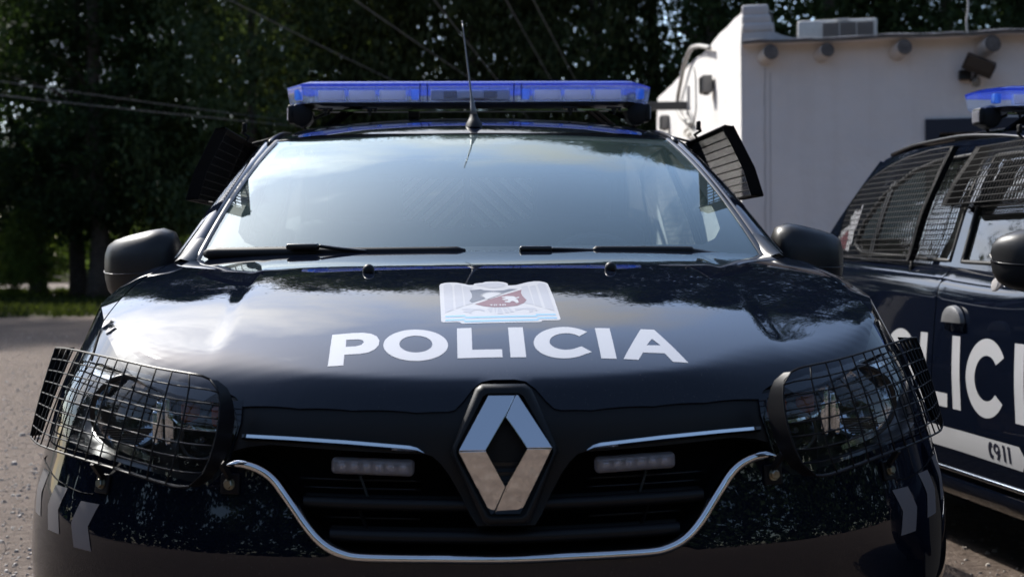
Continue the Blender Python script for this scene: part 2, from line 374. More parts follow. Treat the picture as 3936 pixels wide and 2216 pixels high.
# ------------------------------------------------------------------ car body surfaces (car coordinates: x across, y rearwards from the nose, z up)
_sl = [(-.04, 74), (0, 56), (.02, 42), (.05, 29), (.1, 22.5), (.2, 19), (.3, 16.6), (.4, 14.8), (.5, 12.7), (.65, 9.6), (.8, 6.6), (.97, 4.2), (1.25, 3)]
_ys = np.linspace(-.04, 1.25, 400); _sv = np.interp(_ys, [a for a, b in _sl], [b for a, b in _sl])
for _ in range(6): _sv[1:-1] = (_sv[:-2]+_sv[1:-1]*2+_sv[2:])/4
_tz = np.tan(np.radians(_sv)); _hz = np.concatenate([[0], np.cumsum((_tz[1:]+_tz[:-1])/2*np.diff(_ys))]); _hz += .772-np.interp(0, _ys, _hz)
def zc(y): return float(np.interp(y, _ys, _hz))
_drop = spl([(-.05, .13), (.1, .105), (.3, .078), (.4, .064), (.6, .051), (1.15, .036)])
SEAM = .752
def sstep(a, b, x): t = max(0., min(1., (x-a)/(b-a))); return t*t*(3-2*t)
wf_ = spl([(.18, .82), (.25, .865), (.35, .892), (.45, .905), (.58, .898), (.70, .873), (.80, .845), (.86, .828), (.95, .81), (1.05, .80)])
w_ = spl([(.18, .80), (.25, .845), (.35, .872), (.45, .885), (.6, .885), (.75, .876), (.86, .866), (.95, .85), (1.05, .84)])
_zsb = spl([(1.15, .999), (1.4, .972), (1.77, .946), (2.35, .972), (3.18, 1.004), (3.9, 1.03), (4.4, 1.03)])
def hood_in(x, y):
    t = min(abs(x)/SEAM, 1.0); return zc(y)-_drop(y)*(.42*t*t+.58*t**4)-.0032*(sstep(.48, .512, abs(x))-sstep(.53, .74, abs(x)))*sstep(.14, .30, y)*(1-sstep(.80, 1.05, y))
def w2(z, y):
    t = sstep(.5, 1.25, y); return wf_(z)*(1-t)+w_(z)*t
def zs(y):
    if y <= 1.0: return hood_in(SEAM, y)
    if y >= 1.3: return _zsb(y)
    t = sstep(1.0, 1.3, y); return hood_in(SEAM, min(y, 1.2))*(1-t)+_zsb(y)*t
def xtop(y): return SEAM+.033*sstep(1.1, 1.6, y)
def zm(y): return zs(y)-.105
def H(x, y):
    ax = abs(x); xt = xtop(y)
    if ax <= xt: return hood_in(x, y)
    w = w2(zm(y), y); t = min(1., (ax-xt)/(w-xt)); return zs(y)-(zs(y)-zm(y))*(1-math.sqrt(max(0, 1-t*t)))
y0_ = spl([(.18, .10), (.25, .045), (.33, -.005), (.42, -.022), (.52, -.026), (.58, -.018), (.64, -.004), (.70, .0), (.745, .006), (.77, .014), (.80, .034), (.84, .07), (.88, .115), (.95, .20)])
PL, PN, AS = .65, 2.3, 1.2
_zt = np.linspace(.66, 1.25, 200); _yt = np.array([y0_(z) for z in _zt]); _yt = np.maximum.accumulate(_yt+np.arange(200)*1e-7)
def KBx(x): return .004+.027*sstep(.26, .46, abs(x))*(1-sstep(.54, .748, abs(x)))
def zF(x, y):
    z = .82
    for _ in range(3):
        q = min(1., abs(x)/wf_(z)); z = float(np.interp(y-PL*(1-(1-q**PN)**(1/PN)), _yt, _zt))
    return z
def Hs(x, y):
    a = H(x, y)
    if y > .75 or abs(x) > SEAM+.001: return a
    b = zF(x, y); d = b-a; KB = KBx(x)
    if d >= KB: return a
    if d <= -KB: return b
    h = .5+.5*d/KB; return b*(1-h)+a*h-KB*h*(1-h)
def Hp(x, y): return Vector((x, y, Hs(x, y)))
def yjoin(x):
    lo, hi = -.03, .7
    for _ in range(30):
        m = (lo+hi)/2
        if zF(x, m)-H(x, m) < -KBx(x): lo = m
        else: hi = m
    return hi
def Fp(a, z):
    th = max(-1., min(1., a/AS))*math.pi/2; w = wf_(z); s = math.sin(th); c = max(0., math.cos(th))
    return Vector((math.copysign(w*abs(s)**(2/PN), s), y0_(z)+PL*(1-c**(2/PN)), z))
def Fn(a, z):
    e = .004; a = max(-AS+.002, min(AS-.002, a)); n = (Fp(a+e, z)-Fp(a-e, z)).cross(Fp(a, z+e)-Fp(a, z-e)); return n.normalized()
def Foff(o):
    return lambda a, z: Fp(a, z)+Fn(a, z)*o
def ztop(a):
    lo, hi = .6, .98
    for _ in range(30):
        m = (lo+hi)/2; p = Fp(a, m)
        if p.z < H(p.x, p.y)-(KBx(p.x)*.95 if abs(p.x) < SEAM-.002 else 0): lo = m
        else: hi = m
    return lo
BL = .15
def Sp(y, b, side=1):
    if b <= BL:
        t = b/BL*math.pi/2; w = w2(zm(y), y); xt = xtop(y); x = xt+(w-xt)*math.sin(t); z = zm(y)+(zs(y)-zm(y))*math.cos(t)
    else:
        z = zm(y)-(b-BL); x = w2(z, y)
    if y > 3.3: x -= .10*((y-3.3)/1.0)**2
    return Vector((side*x, y, z))
def bz(y, z): return BL+zm(y)-z
def yfront(b):
    lo, hi = .05, .9
    for _ in range(30):
        m = (lo+hi)/2; p = Sp(m, b); z = p.z; w = wf_(z); q = min(1., p.x/w); yy = y0_(z)+PL*(1-(max(0, 1-q**PN))**(1/PN))
        if m < yy: lo = m
        else: hi = m
    return hi
FS = Surf(Fp, -AS*.999, AS*.999, .2, .93, 160, 120)
HS = Surf(Hp, -.86, .86, -.035, 1.2, 140, 140)
# windscreen
def Wp(s, t):
    b = Vector((.687*s, 1.153-.165*(1-s*s), 1.006+.004*s*s)); p = Vector((.579*s, 1.800+.124*s*s, 1.369-.008*s*s))
    return b.lerp(p, t)+Vector((0, -.42, .9))*(.030*4*t*(1-t)*(1-.15*s*s))
WS = Surf(Wp, -1, 1, -.05, 1, 60, 60)
xg_ = spl([(.93, .788), (1.0, .764), (1.17, .708), (1.36, .628), (1.42, .598)])
zr_ = spl([(1.75, 1.354), (1.80, 1.371), (1.85, 1.388), (1.90, 1.4025), (2.0, 1.425), (2.1, 1.441), (2.3, 1.465), (2.6, 1.484), (2.9, 1.482), (3.15, 1.459), (3.4, 1.41)])
def Rp(x, y):
    t = min(1.2, abs(x)/.60); return Vector((x, y, zr_(y)-.034*t*t-.022*t**8))
def ztp(y): return zr_(y)-.055
def Gp(y, z, side=1, off=0): 
    x = xg_(z)+off-(.07*((y-3.0)/.6)**2 if y > 3.0 else 0); return Vector((side*x, y, z))

zA = (100, 1300, 2.2306); zB = (2850, 1260, 2.2306); z2b = (600, 1550, 2.1773); z6 = (850, 1400, 1.7766); z6b = (1600, 1400, 2.2314); z7 = (2100, 1400, 1.7767)
zH = (1150, 1000, 1.61); zC = (1600, 1050, 3.9631); z0 = (0, 1700, 2.81)

# ------------------------------------------------------------------ the police car
HEAD_OUT = [(455, 172), (720, 224), (1000, 300), (1400, 387), (1690, 470), (1790, 600), (1815, 760), (1740, 1010), (1650, 1190), (1560, 1262), (1400, 1225), (1000, 1120), (640, 1010), (430, 930), (340, 830), (312, 700), (335, 500), (395, 260)]
STRIP = Z(z2b, [(604, 507), (660, 503), (720, 503), (820, 527), (920, 577), (1000, 648), (1080, 758), (1170, 888), (1260, 1018), (1350, 1125), (1450, 1205), (1570, 1258), (1700, 1284), (2000, 1294), (2395, 1298)])+[(1790, 2147.5), (1880, 2147.5), (1952, 2147)]
def half_sym(pts2):
    """left half -> full, symmetric about a = 0"""
    return list(pts2)+[(-a, z) for a, z in pts2[::-1]]
def build_car(root):
    P_ = root
    head = FS.hits(Z(zA, HEAD_OUT)); headR = mir2(head)
    strip = FS.hits(STRIP); strip[-1] = (0.0, strip[-1][1])
    # --- hood
    notch = Z(z6b, [(330, 395), (400, 320), (480, 215), (560, 150), (650, 131), (748, 129)])
    edgeL = Z(zA, [(455, 140), (720, 205), (1000, 280), (1400, 368), (1680, 440), (1800, 505), (1850, 575)])+[(935, 1562), (1150, 1573), (1356, 1580), (1600, 1585), (1721, 1584.6)]+notch
    fr = []
    for q in edgeL:
        p = HS.hit(*q); fr.append(p)
    def yhood(x):
        lo, hi = -.03, .7
        for _ in range(30):
            m = (lo+hi)/2; z = H(x, m); q = min(1., abs(x)/wf_(z)); yy = y0_(z)+PL*(1-(1-q**PN)**(1/PN))
            if m < yy: lo = m
            else: hi = m
        return hi
    fr = [(x, yjoin(x)-.003) for x in np.linspace(-SEAM+.003, -.50, 26)]+[p for p in fr if p[0] > -.47]
    fr[-1] = (0, fr[-1][1])
    xr = lambda x: .97+.20*(abs(x)/SEAM)**2.2
    left = fr
    outl = left+[(-x, y) for x, y in left[::-1][1:]]+[(SEAM-.003, xr(SEAM))]+[(x*SEAM, xr(x*SEAM)) for x in np.linspace(.9, -.9, 19)]+[(-SEAM+.003, xr(SEAM))]
    hood = patch('hood', outl, Hp, .0125, PAINT, P_, skirt=.016, outref=Vector((0, .7, 0)))
    # lettering and crest on the hood: outlines measured on the hood skin, laid as thin vinyl
    def decal(name, polys, mat, lift, parent, holes=(), step=.006):
        def m(pp): return [HS.hit(*q) for q in pp]
        obs = []
        mb = None
        for k, pp in enumerate(polys):
            hh = [m(h) for h in (holes[k] if k < len(holes) and holes[k] else [])]
            o = patch(name, m(pp), Hp, step, mat, None, holes=hh, off=lift, outref=Vector((0, .7, 0)))
            obs.append(o)
        return join(obs, name, parent)
    def ell(cx_, cy_, rx, ry, a0=0, a1=360, n=40, sk=0.0):
        return [(cx_+rx*math.cos(R_(a0+(a1-a0)*i/n))+sk*math.sin(R_(a0+(a1-a0)*i/n)), cy_+ry*math.sin(R_(a0+(a1-a0)*i/n))) for i in range(n+(0 if abs(a1-a0) >= 360 else 1))]
    letters = []; lh = []
    letters.append([(205, 462), (330, 451), (395, 449), (445, 455), (480, 471), (497, 497), (492, 525), (470, 550), (430, 570), (380, 579), (280, 585), (273, 651), (177, 657)])
    lh.append([[(291, 493), (288, 536), (350, 533), (385, 524), (401, 508), (395, 496), (370, 490)]])
    letters.append(ell(721, 526, 200, 97, n=56)); lh.append([ell(722, 519, 102, 52, n=44)])
    letters.append([(976, 422), (1066, 419), (1071, 554), (1255, 551), (1259, 600), (980, 607)]); lh.append(None)
    letters.append([(1292, 416), (1383, 415), (1405, 600), (1308, 601)]); lh.append(None)
    co = ell(1640, 510, 188, 96, 46, 322, 50); ci = ell(1662, 504, 112, 51, 322, 38, 40)
    letters.append([(1812, 568)]+ell(1640, 510, 189, 97, 48, 305, 46)+[(1783, 443), (1733, 471)]+ell(1652, 503, 103, 51, 318, 50, 36)+[(1748, 533)]); lh.append(None)
    letters.append([(1829, 420), (1920, 421), (1965, 610), (1870, 607)]); lh.append(None)
    letters.append([(2113, 427), (2196, 430), (2408, 635), (2312, 628), (2262, 576), (2127, 571), (2101, 616), (2007, 611)]); lh.append([[(2182, 486), (2236, 527), (2150, 526)]])
    decal('lettering', [Z(zH, l) for l in letters], DECAL, .0005, hood, holes=[[Z(zH, h) for h in hs] if hs else None for hs in lh])
    c1 = [(352, 190), (370, 165), (430, 148), (520, 141), (620, 145), (720, 162), (800, 180), (870, 178), (885, 160), (960, 150), (1010, 146), (1050, 132), (1150, 127), (1250, 128), (1320, 135), (1370, 148), (1398, 165), (1392, 184), (1440, 186), (1520, 180), (1600, 160), (1700, 136), (1800, 122), (1890, 124), (1960, 138), (2000, 158), (2030, 220), (2100, 390), (2165, 590), (2197, 690), (2190, 708), (2160, 716), (1920, 718), (1905, 738), (1860, 744), (720, 768), (690, 764), (665, 746), (640, 742), (420, 748), (390, 742), (381, 728), (372, 560)]
    decal('crest_backing', [Z(zC, c1)], DECAL, .0004, hood)
    wings = [[(415, 190), (440, 168), (520, 162), (545, 200), (560, 380), (568, 560), (440, 605), (432, 500)], [(575, 205), (600, 172), (680, 178), (692, 222), (712, 380), (720, 500), (605, 545), (590, 380)],
             [(710, 225), (720, 195), (820, 215), (870, 225), (812, 262), (845, 320), (850, 370), (806, 428), (862, 462), (750, 495), (735, 380)],
             [(1600, 205), (1690, 188), (1790, 480), (1760, 478), (1650, 455), (1682, 408), (1640, 370), (1596, 290), (1604, 250)], [(1722, 205), (1808, 180), (1915, 518), (1808, 495)], [(1840, 176), (1880, 150), (1960, 165), (2110, 578), (1966, 532)],
             [(1080, 545), (1130, 522), (1170, 522), (1140, 610)], [(1180, 522), (1228, 520), (1205, 614)], [(1238, 520), (1290, 520), (1322, 618), (1240, 620)], [(1300, 518), (1350, 520), (1420, 602), (1365, 612)], [(1368, 520), (1405, 518), (1490, 590), (1440, 600)],
             [(690, 552), (760, 532), (880, 540), (960, 534), (1040, 560), (1040, 588), (960, 560), (890, 560), (845, 590), (840, 622), (790, 600), (710, 590), (760, 560)], [(1500, 535), (1600, 530), (1700, 518), (1800, 528), (1845, 555), (1830, 582), (1790, 548), (1770, 590), (1725, 605), (1720, 560), (1640, 545), (1510, 575)],
             [(905, 182), (960, 172), (1040, 165), (1120, 150), (1250, 150), (1330, 165), (1360, 185), (1300, 215), (1180, 228), (1080, 215)]]
    decal('wing_stripes', [Z(zC, w) for w in wings], DECALG, .0007, hood)
    decal('shield_upper', [Z(zC, [(815, 262), (985, 246), (1040, 262), (1180, 270), (1330, 262), (1410, 240), (1545, 243), (850, 455), (808, 425), (850, 370), (845, 318)])], DECALN, .0007, hood)
    decal('shield_lower', [Z(zC, [(1604, 252), (1594, 300), (1620, 350), (1682, 408), (1640, 455), (1540, 495), (1380, 513), (1190, 519), (1050, 508), (890, 474)])], DECALR, .0007, hood)
    sunp = []
    for i in range(37):
        an = R_(168+i*(330-168)/36); k = 1.0 if i % 2 else .72; sunp.append((1170+212*k*math.cos(an), 352+70*k*math.sin(an)))
    sunp += [(1330, 310), (1075, 405)]
    decal('sun_mark', [Z(zC, sunp)], DECAL, .0010, hood)
    lion = [(1300, 362), (1350, 360), (1365, 352), (1480, 354), (1520, 375), (1560, 364), (1572, 374), (1550, 385), (1510, 392), (1545, 410), (1562, 448), (1530, 460), (1500, 440), (1470, 425), (1445, 432), (1420, 452), (1345, 445), (1350, 430), (1400, 420), (1395, 405), (1340, 415), (1300, 398), (1330, 390), (1370, 385), (1310, 374)]
    decal('lion_mark', [Z(zC, lion)], DECAL, .0010, hood)
    dg = [[(1120, 482), (1158, 476), (1160, 498), (1142, 499), (1141, 487), (1122, 489)], [(1180, 478), (1230, 476), (1234, 498), (1182, 500)], [(1252, 482), (1288, 475), (1294, 497), (1275, 498), (1272, 485), (1254, 488)], [(1310, 478), (1352, 475), (1370, 484), (1362, 496), (1318, 498), (1306, 488)]]
    dh = [None, [[(1196, 482), (1216, 481), (1217, 485), (1197, 486)], [(1197, 489), (1217, 488), (1218, 494), (1198, 495)]], None, [[(1326, 482), (1346, 480), (1350, 491), (1328, 493)]]]
    decal('year_digits', [Z(zC, d) for d in dg], DECAL, .0010, hood, holes=[[Z(zC, h) for h in hs] if hs else None for hs in dh], step=.004)
    bars = [[(442, 650), (735, 638), (748, 640), (750, 664), (1822, 642), (1822, 620), (2122, 618), (2126, 640), (1848, 643), (1838, 666), (750, 690), (735, 664), (442, 674)],
            [(442, 706), (728, 694), (752, 722), (1838, 698), (1856, 670), (2140, 668), (2144, 692), (1868, 695), (1856, 722), (735, 748), (728, 720), (442, 730)]]
    decal('ribbon_bars', [Z(zC, b) for b in bars], DECALB, .0007, hood)
    for q in ((1429, 1046), (2320, 1036)):
        p = HS.hit(*q); sx = 1 if p[0] > 0 else -1; p3 = Hp(sx*.250, .640)
        mb = MB(); mb.lathe([(.0115, -.004), (.0125, .001), (.012, .007), (.0095, .0125), (.005, .0155), (.0008, .0165)], p3, (0, -.15, 1), 20)
        mb.build('washer_nozzle', BLACKP, hood, smooth=True)
    # --- fenders (wing), left and right, with the wheel arch cut out
    arch = lambda yc, zc_: [(yc+.355*math.cos(R_(t)), bz(yc+.355*math.cos(R_(t)), zc_+.355*math.sin(R_(t)))) for t in np.linspace(-12, 192, 40)]+[(yc-.36, 1.2), (yc+.36, 1.2)]
    YG1, YG2, YG3 = 1.335, 2.192, 3.165
    fb = [(yfront(b)+.0, b) for b in np.linspace(.0, .78, 34)]
    for s in (-1, 1):
        fn = (lambda y, b, s=s: Sp(y, b, s))
        patch('fender', fb+[(YG1-.003, .78), (YG1-.003, .0)], fn, .03, PAINT, P_, holes=[arch(.83, .30)], skirt=.012)
    # --- fascia band: painted bumper with openings for headlamps and grille
    tops = [(a, min(ztop(a)-.001, .95)) for a in np.linspace(-AS*.995, AS*.995, 321)]
    open_ = half_sym(strip)     # chrome strip path, left end -> right end
    ai = max(a for a, z in head)+.004; up = [(ai, .75), (ai-.02, .96), (-ai+.02, .96), (-ai, .75)]
    grille_hole = open_+[(-a, z) for a, z in up[:2]]+[(a, z) for a, z in up[1::-1]]
    bump = patch('bumper', [(-AS*.995, .2), (AS*.995, .2)]+tops[::-1], Fp, .028, PAINT, P_, holes=[grille_hole, head, headR], skirt=.02)
    # --- matte grille panel (upper band) filling between headlamps and above the slatted opening
    inner = FS.hits(Z(z6, [(75, 590), (180, 560), (330, 545), (900, 590), (1390, 612), (1440, 625), (1500, 680), (1560, 760), (1640, 900), (1700, 1020), (1752, 1100)]))
    band_top = [(a, min(ztop(a)+.006, .95)) for a in np.linspace(-.60, .60, 61)]
    hi = head[4:10]   # inner side of the headlamp
    low = [strip[0]]+[(a, z) for a, z in inner]
    outl = band_top[::-1]+hi+low+[(-a, z) for a, z in low[::-1]]+[(-a, z) for a, z in hi[::-1]]
    # clip the centre (behind the emblem)
    patch('grille_panel', outl, Foff(-.004), .02, BLACKP, P_, holes=[], skirt=.035)
    # slatted opening: recessed back, bars and fins
    op = [strip[i] for i in range(len(strip))]
    box_out = half_sym([(a, z) for a, z in strip])+[(-a, z) for a, z in low[1:]][0:1]
    rim = half_sym(strip)
    # wall running inwards from the chrome strip
    A = [Fp(a, z) for a, z in rim]; mb = MB(); mb.ribbon(A, [p+Vector((0, .085, .006)) for p in A]); mb.build('grille_wall', BLACKP, P_, smooth=True)
    mb = MB(); zb0 = min(z for a, z in strip)
    mb.grid([[Vector((x, .105+.16*abs(x)**2, z)) for z in (.50, .80)] for x in np.linspace(-.55, .55, 23)]); mb.build('grille_back', DARK, P_)
    def strip_limit(z):
        """half-width of the opening at height z"""
        best = 0.0
        for (a0, z0_), (a1, z1_) in zip(strip[:-1], strip[1:]):
            if min(z0_, z1_) <= z <= max(z0_, z1_) and z0_ != z1_: best = max(best, abs(a0+(a1-a0)*(z-z0_)/(z1_-z0_)))
        return best
    mb = MB(); fine = MB(); fins = MB()
    for zq, h in ((.617, .020), (.567, .021)):
        la = strip_limit(zq)-.012
        if la < .05: la = .36
        la = min(la, .46)
        prof = [(.026, h*.5), (.016, h*.42), (.012, h*.15), (.012, -.2*h), (.018, -h*.5), (.055, -h*.55), (.055, h*.45)]
        rows = []
        for a in np.linspace(-la, la, 49):
            b = Fp(a, zq); sag = -.012*(abs(a)/.45)
            rows.append([b+Vector((0, dy, dz-sag)) for dy, dz in prof])
        mb.grid(rows)
    mb.build('grille_slat', BLACKP, P_, smooth=True)
    for k, zq in enumerate((.648, .634, .602, .588, .553, .540)):
        la = min(strip_limit(zq)-.02, .43)
        for s in (-1, 1):
            fine = MB(); fine.tube([Fp(s*a, zq)+Vector((0, .062, .010*abs(a)/.4)) for a in np.linspace(.09, max(la, .12), 12)], .0022, 5); fine.build('radiator_bar', TRIM, P_, smooth=True)
    for s in (-1, 1):
        for k, a in enumerate((.17, .285, .385)):
            for zt, zb in ((.661, .627), (.611, .578), (.560, .535)):
                if strip_limit((zt+zb)/2) < a+.02: continue
                p = Fp(s*a, zt)+Vector((0, .05, 0)); q = Fp(s*(a-.012), zb)+Vector((0, .05, 0)); fins = MB(); fins.tube([p, q], .0028, 4); fins.build('grille_fin', TRIM, P_)
    # chrome strip round the opening
    pts = [Vector(Fp(a, z)) for a, z in half_sym(strip)]
    cl = catmull(pts, 150); sect = []
    for i, p in enumerate(cl):
        t = (cl[min(i+1, 149)]-cl[max(i-1, 0)]).normalized(); n = Vector((p.x*.5, -1, 0)).normalized(); w = t.cross(n).normalized(); e = min(1, .25+i/7, .25+(149-i)/7)
        hw = .0078*e
        sect.append([p-w*hw+n*(-.004), p-w*hw*.96+n*.0035, p-w*hw*.6+n*.0085, p+n*.0105, p+w*hw*.6+n*.0085, p+w*hw*.96+n*.0035, p+w*hw+n*(-.004)])
    mb = MB(); mb.grid(sect); mb.f += [tuple(range(7)), tuple(range(149*7+6, 149*7-1, -1))]; mb.build('chrome_strip', CHROME, P_, smooth=True, fix=True)
    # two upper chrome blades
    for s in (-1, 1):
        top = Z(z2b, [(742, 258), (1100, 276), (1600, 308), (1950, 337), (2130, 352), (2190, 368), (2247, 407)]); bot = Z(z2b, [(732, 303), (1100, 324), (1600, 358), (1950, 385), (2100, 397), (2180, 402), (2247, 408)])
        T = [Vector(Foff(.010)(a, z)) for a, z in FS.hits(top)]; B = [Vector(Foff(.004)(a, z)) for a, z in FS.hits(bot)]
        if s > 0: T, B = mirx(T), mirx(B)
        mid = [(a+b)/2+Vector((0, -.004, 0)) for a, b in zip(T, B)]
        back1 = [a+Vector((0, .02, 0)) for a in T]; back2 = [b+Vector((0, .02, 0)) for b in B]
        mb = MB(); mb.grid([[a, b, c, d, e] for a, b, c, d, e in zip(back1, T, mid, B, back2)]); mb.build('chrome_blade', CHROME, P_, smooth=False, angle=35, fix=True)
    # emblem plinth: octagonal dark frame with recess
    p0 = Vector((0, -.008, .70)); pn = Vector((0, -1, .27)).normalized()
    def oct_(pts, off): 
        L = [at_plane(u, v, p0+pn*off, pn) for u, v in Z(z6b, pts)]
        for p in L: p.x += .0005
        return L
    def sym(pts): return pts
    oo = [(560, 168), (930, 165), (985, 205), (1205, 690), (1218, 745), (1190, 800), (985, 1340), (930, 1378), (620, 1382), (560, 1345), (312, 810), (297, 745), (312, 690), (505, 208)]
    oi = [(605, 250), (880, 247), (915, 270), (1160, 700), (1172, 745), (1158, 790), (935, 1285), (890, 1312), (640, 1316), (605, 1290), (350, 795), (340, 745), (350, 700), (572, 272)]
    n_ = len(oo); back_, front_, inn_, rec_ = oct_(oo, -.03), oct_(oo, .006), oct_(oi, .012), oct_(oi, -.016)
    mb = MB(); mb.grid([back_, front_, [(a*.35+b*.65)+pn*.003 for a, b in zip(front_, inn_)], inn_, rec_] if False else [[back_[i], front_[i], front_[i].lerp(inn_[i], .55)+pn*.003, inn_[i], rec_[i]] for i in range(n_)], closed_u=True)
    mb.add(rec_, [tuple(range(n_))]); mb.build('emblem_surround', BLACKP, P_, angle=50, fix=True)
    # grille seen through the emblem's opening
    mb = MB()
    for k in range(8):
        zq = .640+.015*k; mb.box((0, .0105+(zq-.70)*.27*1, zq), (.062, .008, .0055))
    mb.build('grille_bars', TRIM, P_)
    # diamond emblem, folded chrome
    E_ = lambda q: at_plane(*Z(z6b, [q])[0], p0, pn)
    c_em = E_((757, 755)); upv = Vector((0, 0, 1)); upv = (upv-pn*upv.dot(pn)).normalized()
    facets = [([(362, 766), (590, 762), (757, 466), (836, 296), (848, 279), (615, 283)], 1, -1), ([(868, 278), (852, 279), (840, 300), (763, 470), (940, 741), (1152, 740)], 1, 1),
              ([(1152, 741), (940, 743), (766, 1056), (672, 1276), (690, 1282), (895, 1278)], -1, 1), ([(362, 768), (640, 1283), (664, 1278), (760, 1058), (757, 1052), (590, 764)], -1, -1)]
    mb = MB()
    for pts, up_s, sx in facets:
        P3 = []
        for q in pts:
            p = E_(q); h = (p-c_em).dot(upv); P3.append(p+pn*(.037-(.20 if up_s > 0 else .44)*abs(h)+(.010 if up_s*sx > 0 else -.010)*(p.x-c_em.x)/.07*.35))
        nrm = (P3[1]-P3[0]).cross(P3[2]-P3[0])
        mb.prism(P3, pn*-.02)
    em = mb.build('diamond_emblem', CHROME, P_, fix=True)
    bev = em.modifiers.new('bevel', 'BEVEL'); bev.width = .0009; bev.segments = 2; bev.limit_method = 'ANGLE'; bev.angle_limit = R_(25)
    # LED strobe bars in the grille
    for s in (-1, 1):
        a_, b_ = at_y(*Z(z2b, [(1470, 512)])[0], .052), at_y(*Z(z2b, [(2163, 538)])[0], .030)
        if s > 0: a_, b_ = Vector((-a_.x, a_.y, a_.z)), Vector((-b_.x, b_.y, b_.z))
        c = (a_+b_)/2; xd = (b_-a_).normalized() if s < 0 else (a_-b_).normalized(); ln = (b_-a_).length
        rot = Matrix((xd, xd.cross(Vector((0, 0, 1))).cross(xd).cross(xd), xd.cross(Vector((0, 0, 1))).cross(xd))).transposed()
        yv = Vector((0, 0, 1)).cross(xd).normalized(); zv = xd.cross(yv); rot = Matrix((xd, yv, zv)).transposed()
        sl = MB().rbox(c, (ln, .020, .0275), .008, rot).build('strobe_light', STROBE, P_, smooth=True)
        mb = MB(); mb.rbox(c+yv*.012, (ln*.97, .012, .022), .004, rot); mb.build('strobe_base', BLACKP, sl, smooth=True)
        mb = MB()
        for k in range(6):
            q = c+xd*(ln*(-.5+(k+.5)/6)*.88)-yv*.004; mb.lathe([(.0022, .006), (.008, .0), (.0095, -.003), (.0098, -.0045)], q, yv*1, 14); mb.lathe([(.0032, 0), (.0032, -.003), (.001, -.005)], q+yv*.003, yv, 10)
        mb.build('led_reflector', CHROME, sl, smooth=True)
    # headlamps
    for s in (-1, 1):
        ho = head if s < 0 else headR
        hl = patch('headlight', ho, Foff(.001), .016, LENS, P_, skirt=0)
        # housing bowl
        o2 = densify(ho, .03); ca = sum(p[0] for p in o2)/len(o2); cz_ = sum(p[1] for p in o2)/len(o2)
        R1 = [Fp(p[0], p[1])+Vector((0, .004, 0)) for p in o2]
        def inn(p, k, d): return Fp(ca+(p[0]-ca)*k, cz_+(p[1]-cz_)*k)+Vector((-s*.012, d, 0))
        R2 = [inn(p, .97, .03) for p in o2]; R3 = [inn(p, .9, .075) for p in o2]; R4 = [inn(p, .5, .10) for p in o2]; R5 = [inn(p, .05, .11) for p in o2]
        mb = MB(); mb.grid([[R1[i], R2[i], R3[i], R4[i], R5[i]] for i in range(len(o2))], closed_u=True)
        mb.build('lamp_housing', TRIM, hl, smooth=True)
        q = lambda pts: [(FS.hit(*p) if s < 0 else (lambda h: (-h[0], h[1]))(FS.hit(*p))) for p in Z(zA, pts)]
        # bright bezel around the main bowl (outer side) and chrome eyebrow along the top
        bez = q([(560, 330), (470, 420), (440, 600), (460, 760), (560, 890), (760, 985), (960, 1050), (975, 1010), (800, 930), (640, 850), (560, 730), (545, 560), (590, 420), (640, 340)])
        patch('lamp_bezel', bez, Foff(-.030), .02, CHROMED, hl, skirt=.02)
        brow = q([(500, 200), (720, 262), (1000, 335), (1400, 420), (1650, 480), (1650, 530), (1400, 470), (1000, 385), (720, 310), (490, 250)])
        patch('lamp_brow', brow, Foff(-.022), .02, CHROMED, hl, skirt=.015)
        # main reflector
        for (pc, rx, dep, nm) in (((800, 660), .060, .05, 'main_reflector'), ((1440, 890), .030, .035, 'fog_reflector')):
            cc = Fp(*q([pc])[0]); ax = (Vector((s*.12, -1, .02))).normalized(); c0 = cc-ax*(.045 if nm[0] == 'm' else .034)
            prof = [(rx*math.sqrt(t), -dep*(1-t)) for t in np.linspace(.015, 1, 12)]
            mb = MB(); mb.lathe(prof, c0, ax, 36, cap=False)
            mb.build(nm, CHROMED, hl, smooth=True)
            mb = MB(); mb.lathe([(rx*.20, -dep*.95), (rx*.20, -dep*.35), (rx*.15, -dep*.2), (.001, -dep*.15)], c0, ax, 20); mb.lathe([(rx*1.0, 0), (rx*1.12, .006), (rx*1.16, -.004)], c0, ax, 36, cap=False)
            mb.build('bulb_shield', TRIM, hl, smooth=True)
            if nm[0] == 'm':
                mb = MB()
                for k in range(7):
                    hh = c0+Vector((0, -.004, -rx*(.48+.07*k))); wv = rx*.75*(1-(.1*k)); mb.box(hh, (wv*2, .006, .0035), None)
                mb.build('lamp_ribs', TRIM, hl)
        ind = q([(1190, 480), (1640, 560), (1610, 740), (1400, 715), (1240, 680), (1180, 600)])
        patch('indicator_lens', ind, Foff(-.034), .012, TRIM, hl)
        mb = MB()
        for pc in ((1330, 570), (1600, 620)):
            cc = Foff(-.030)(*q([pc])[0]); MB().rbox(cc, (.034, .012, .034), .008).build('indicator_bulb', ORANGE, hl, smooth=True)
        chp = q([(1180, 650), (1260, 715), (1420, 745), (1610, 775), (1600, 800), (1400, 770), (1230, 730)])
        patch('lamp_divider', chp, Foff(-.022), .012, CHROMED, hl)
        # vertical chrome louvres between bowl and indicator
        mb = MB()
        for pc, l in (((1000, 640), .07), ((1080, 640), .085), ((960, 720), .06), ((1110, 700), .05)):
            cc = Foff(-.045)(*q([pc])[0]); mb.rbox(cc, (.012, .03, l), .005)
        mb.build('lamp_louvre', CHROMED, hl, smooth=True)
    # wire guards over the headlamps
    def yout(u, v, o): p = Foff(o)(*FS.hit(u, v)); return p.y
    tpx = Z(zA, [(255, 82), (360, 90), (500, 118), (820, 188), (1120, 253), (1400, 300), (1500, 318), (1580, 352)])
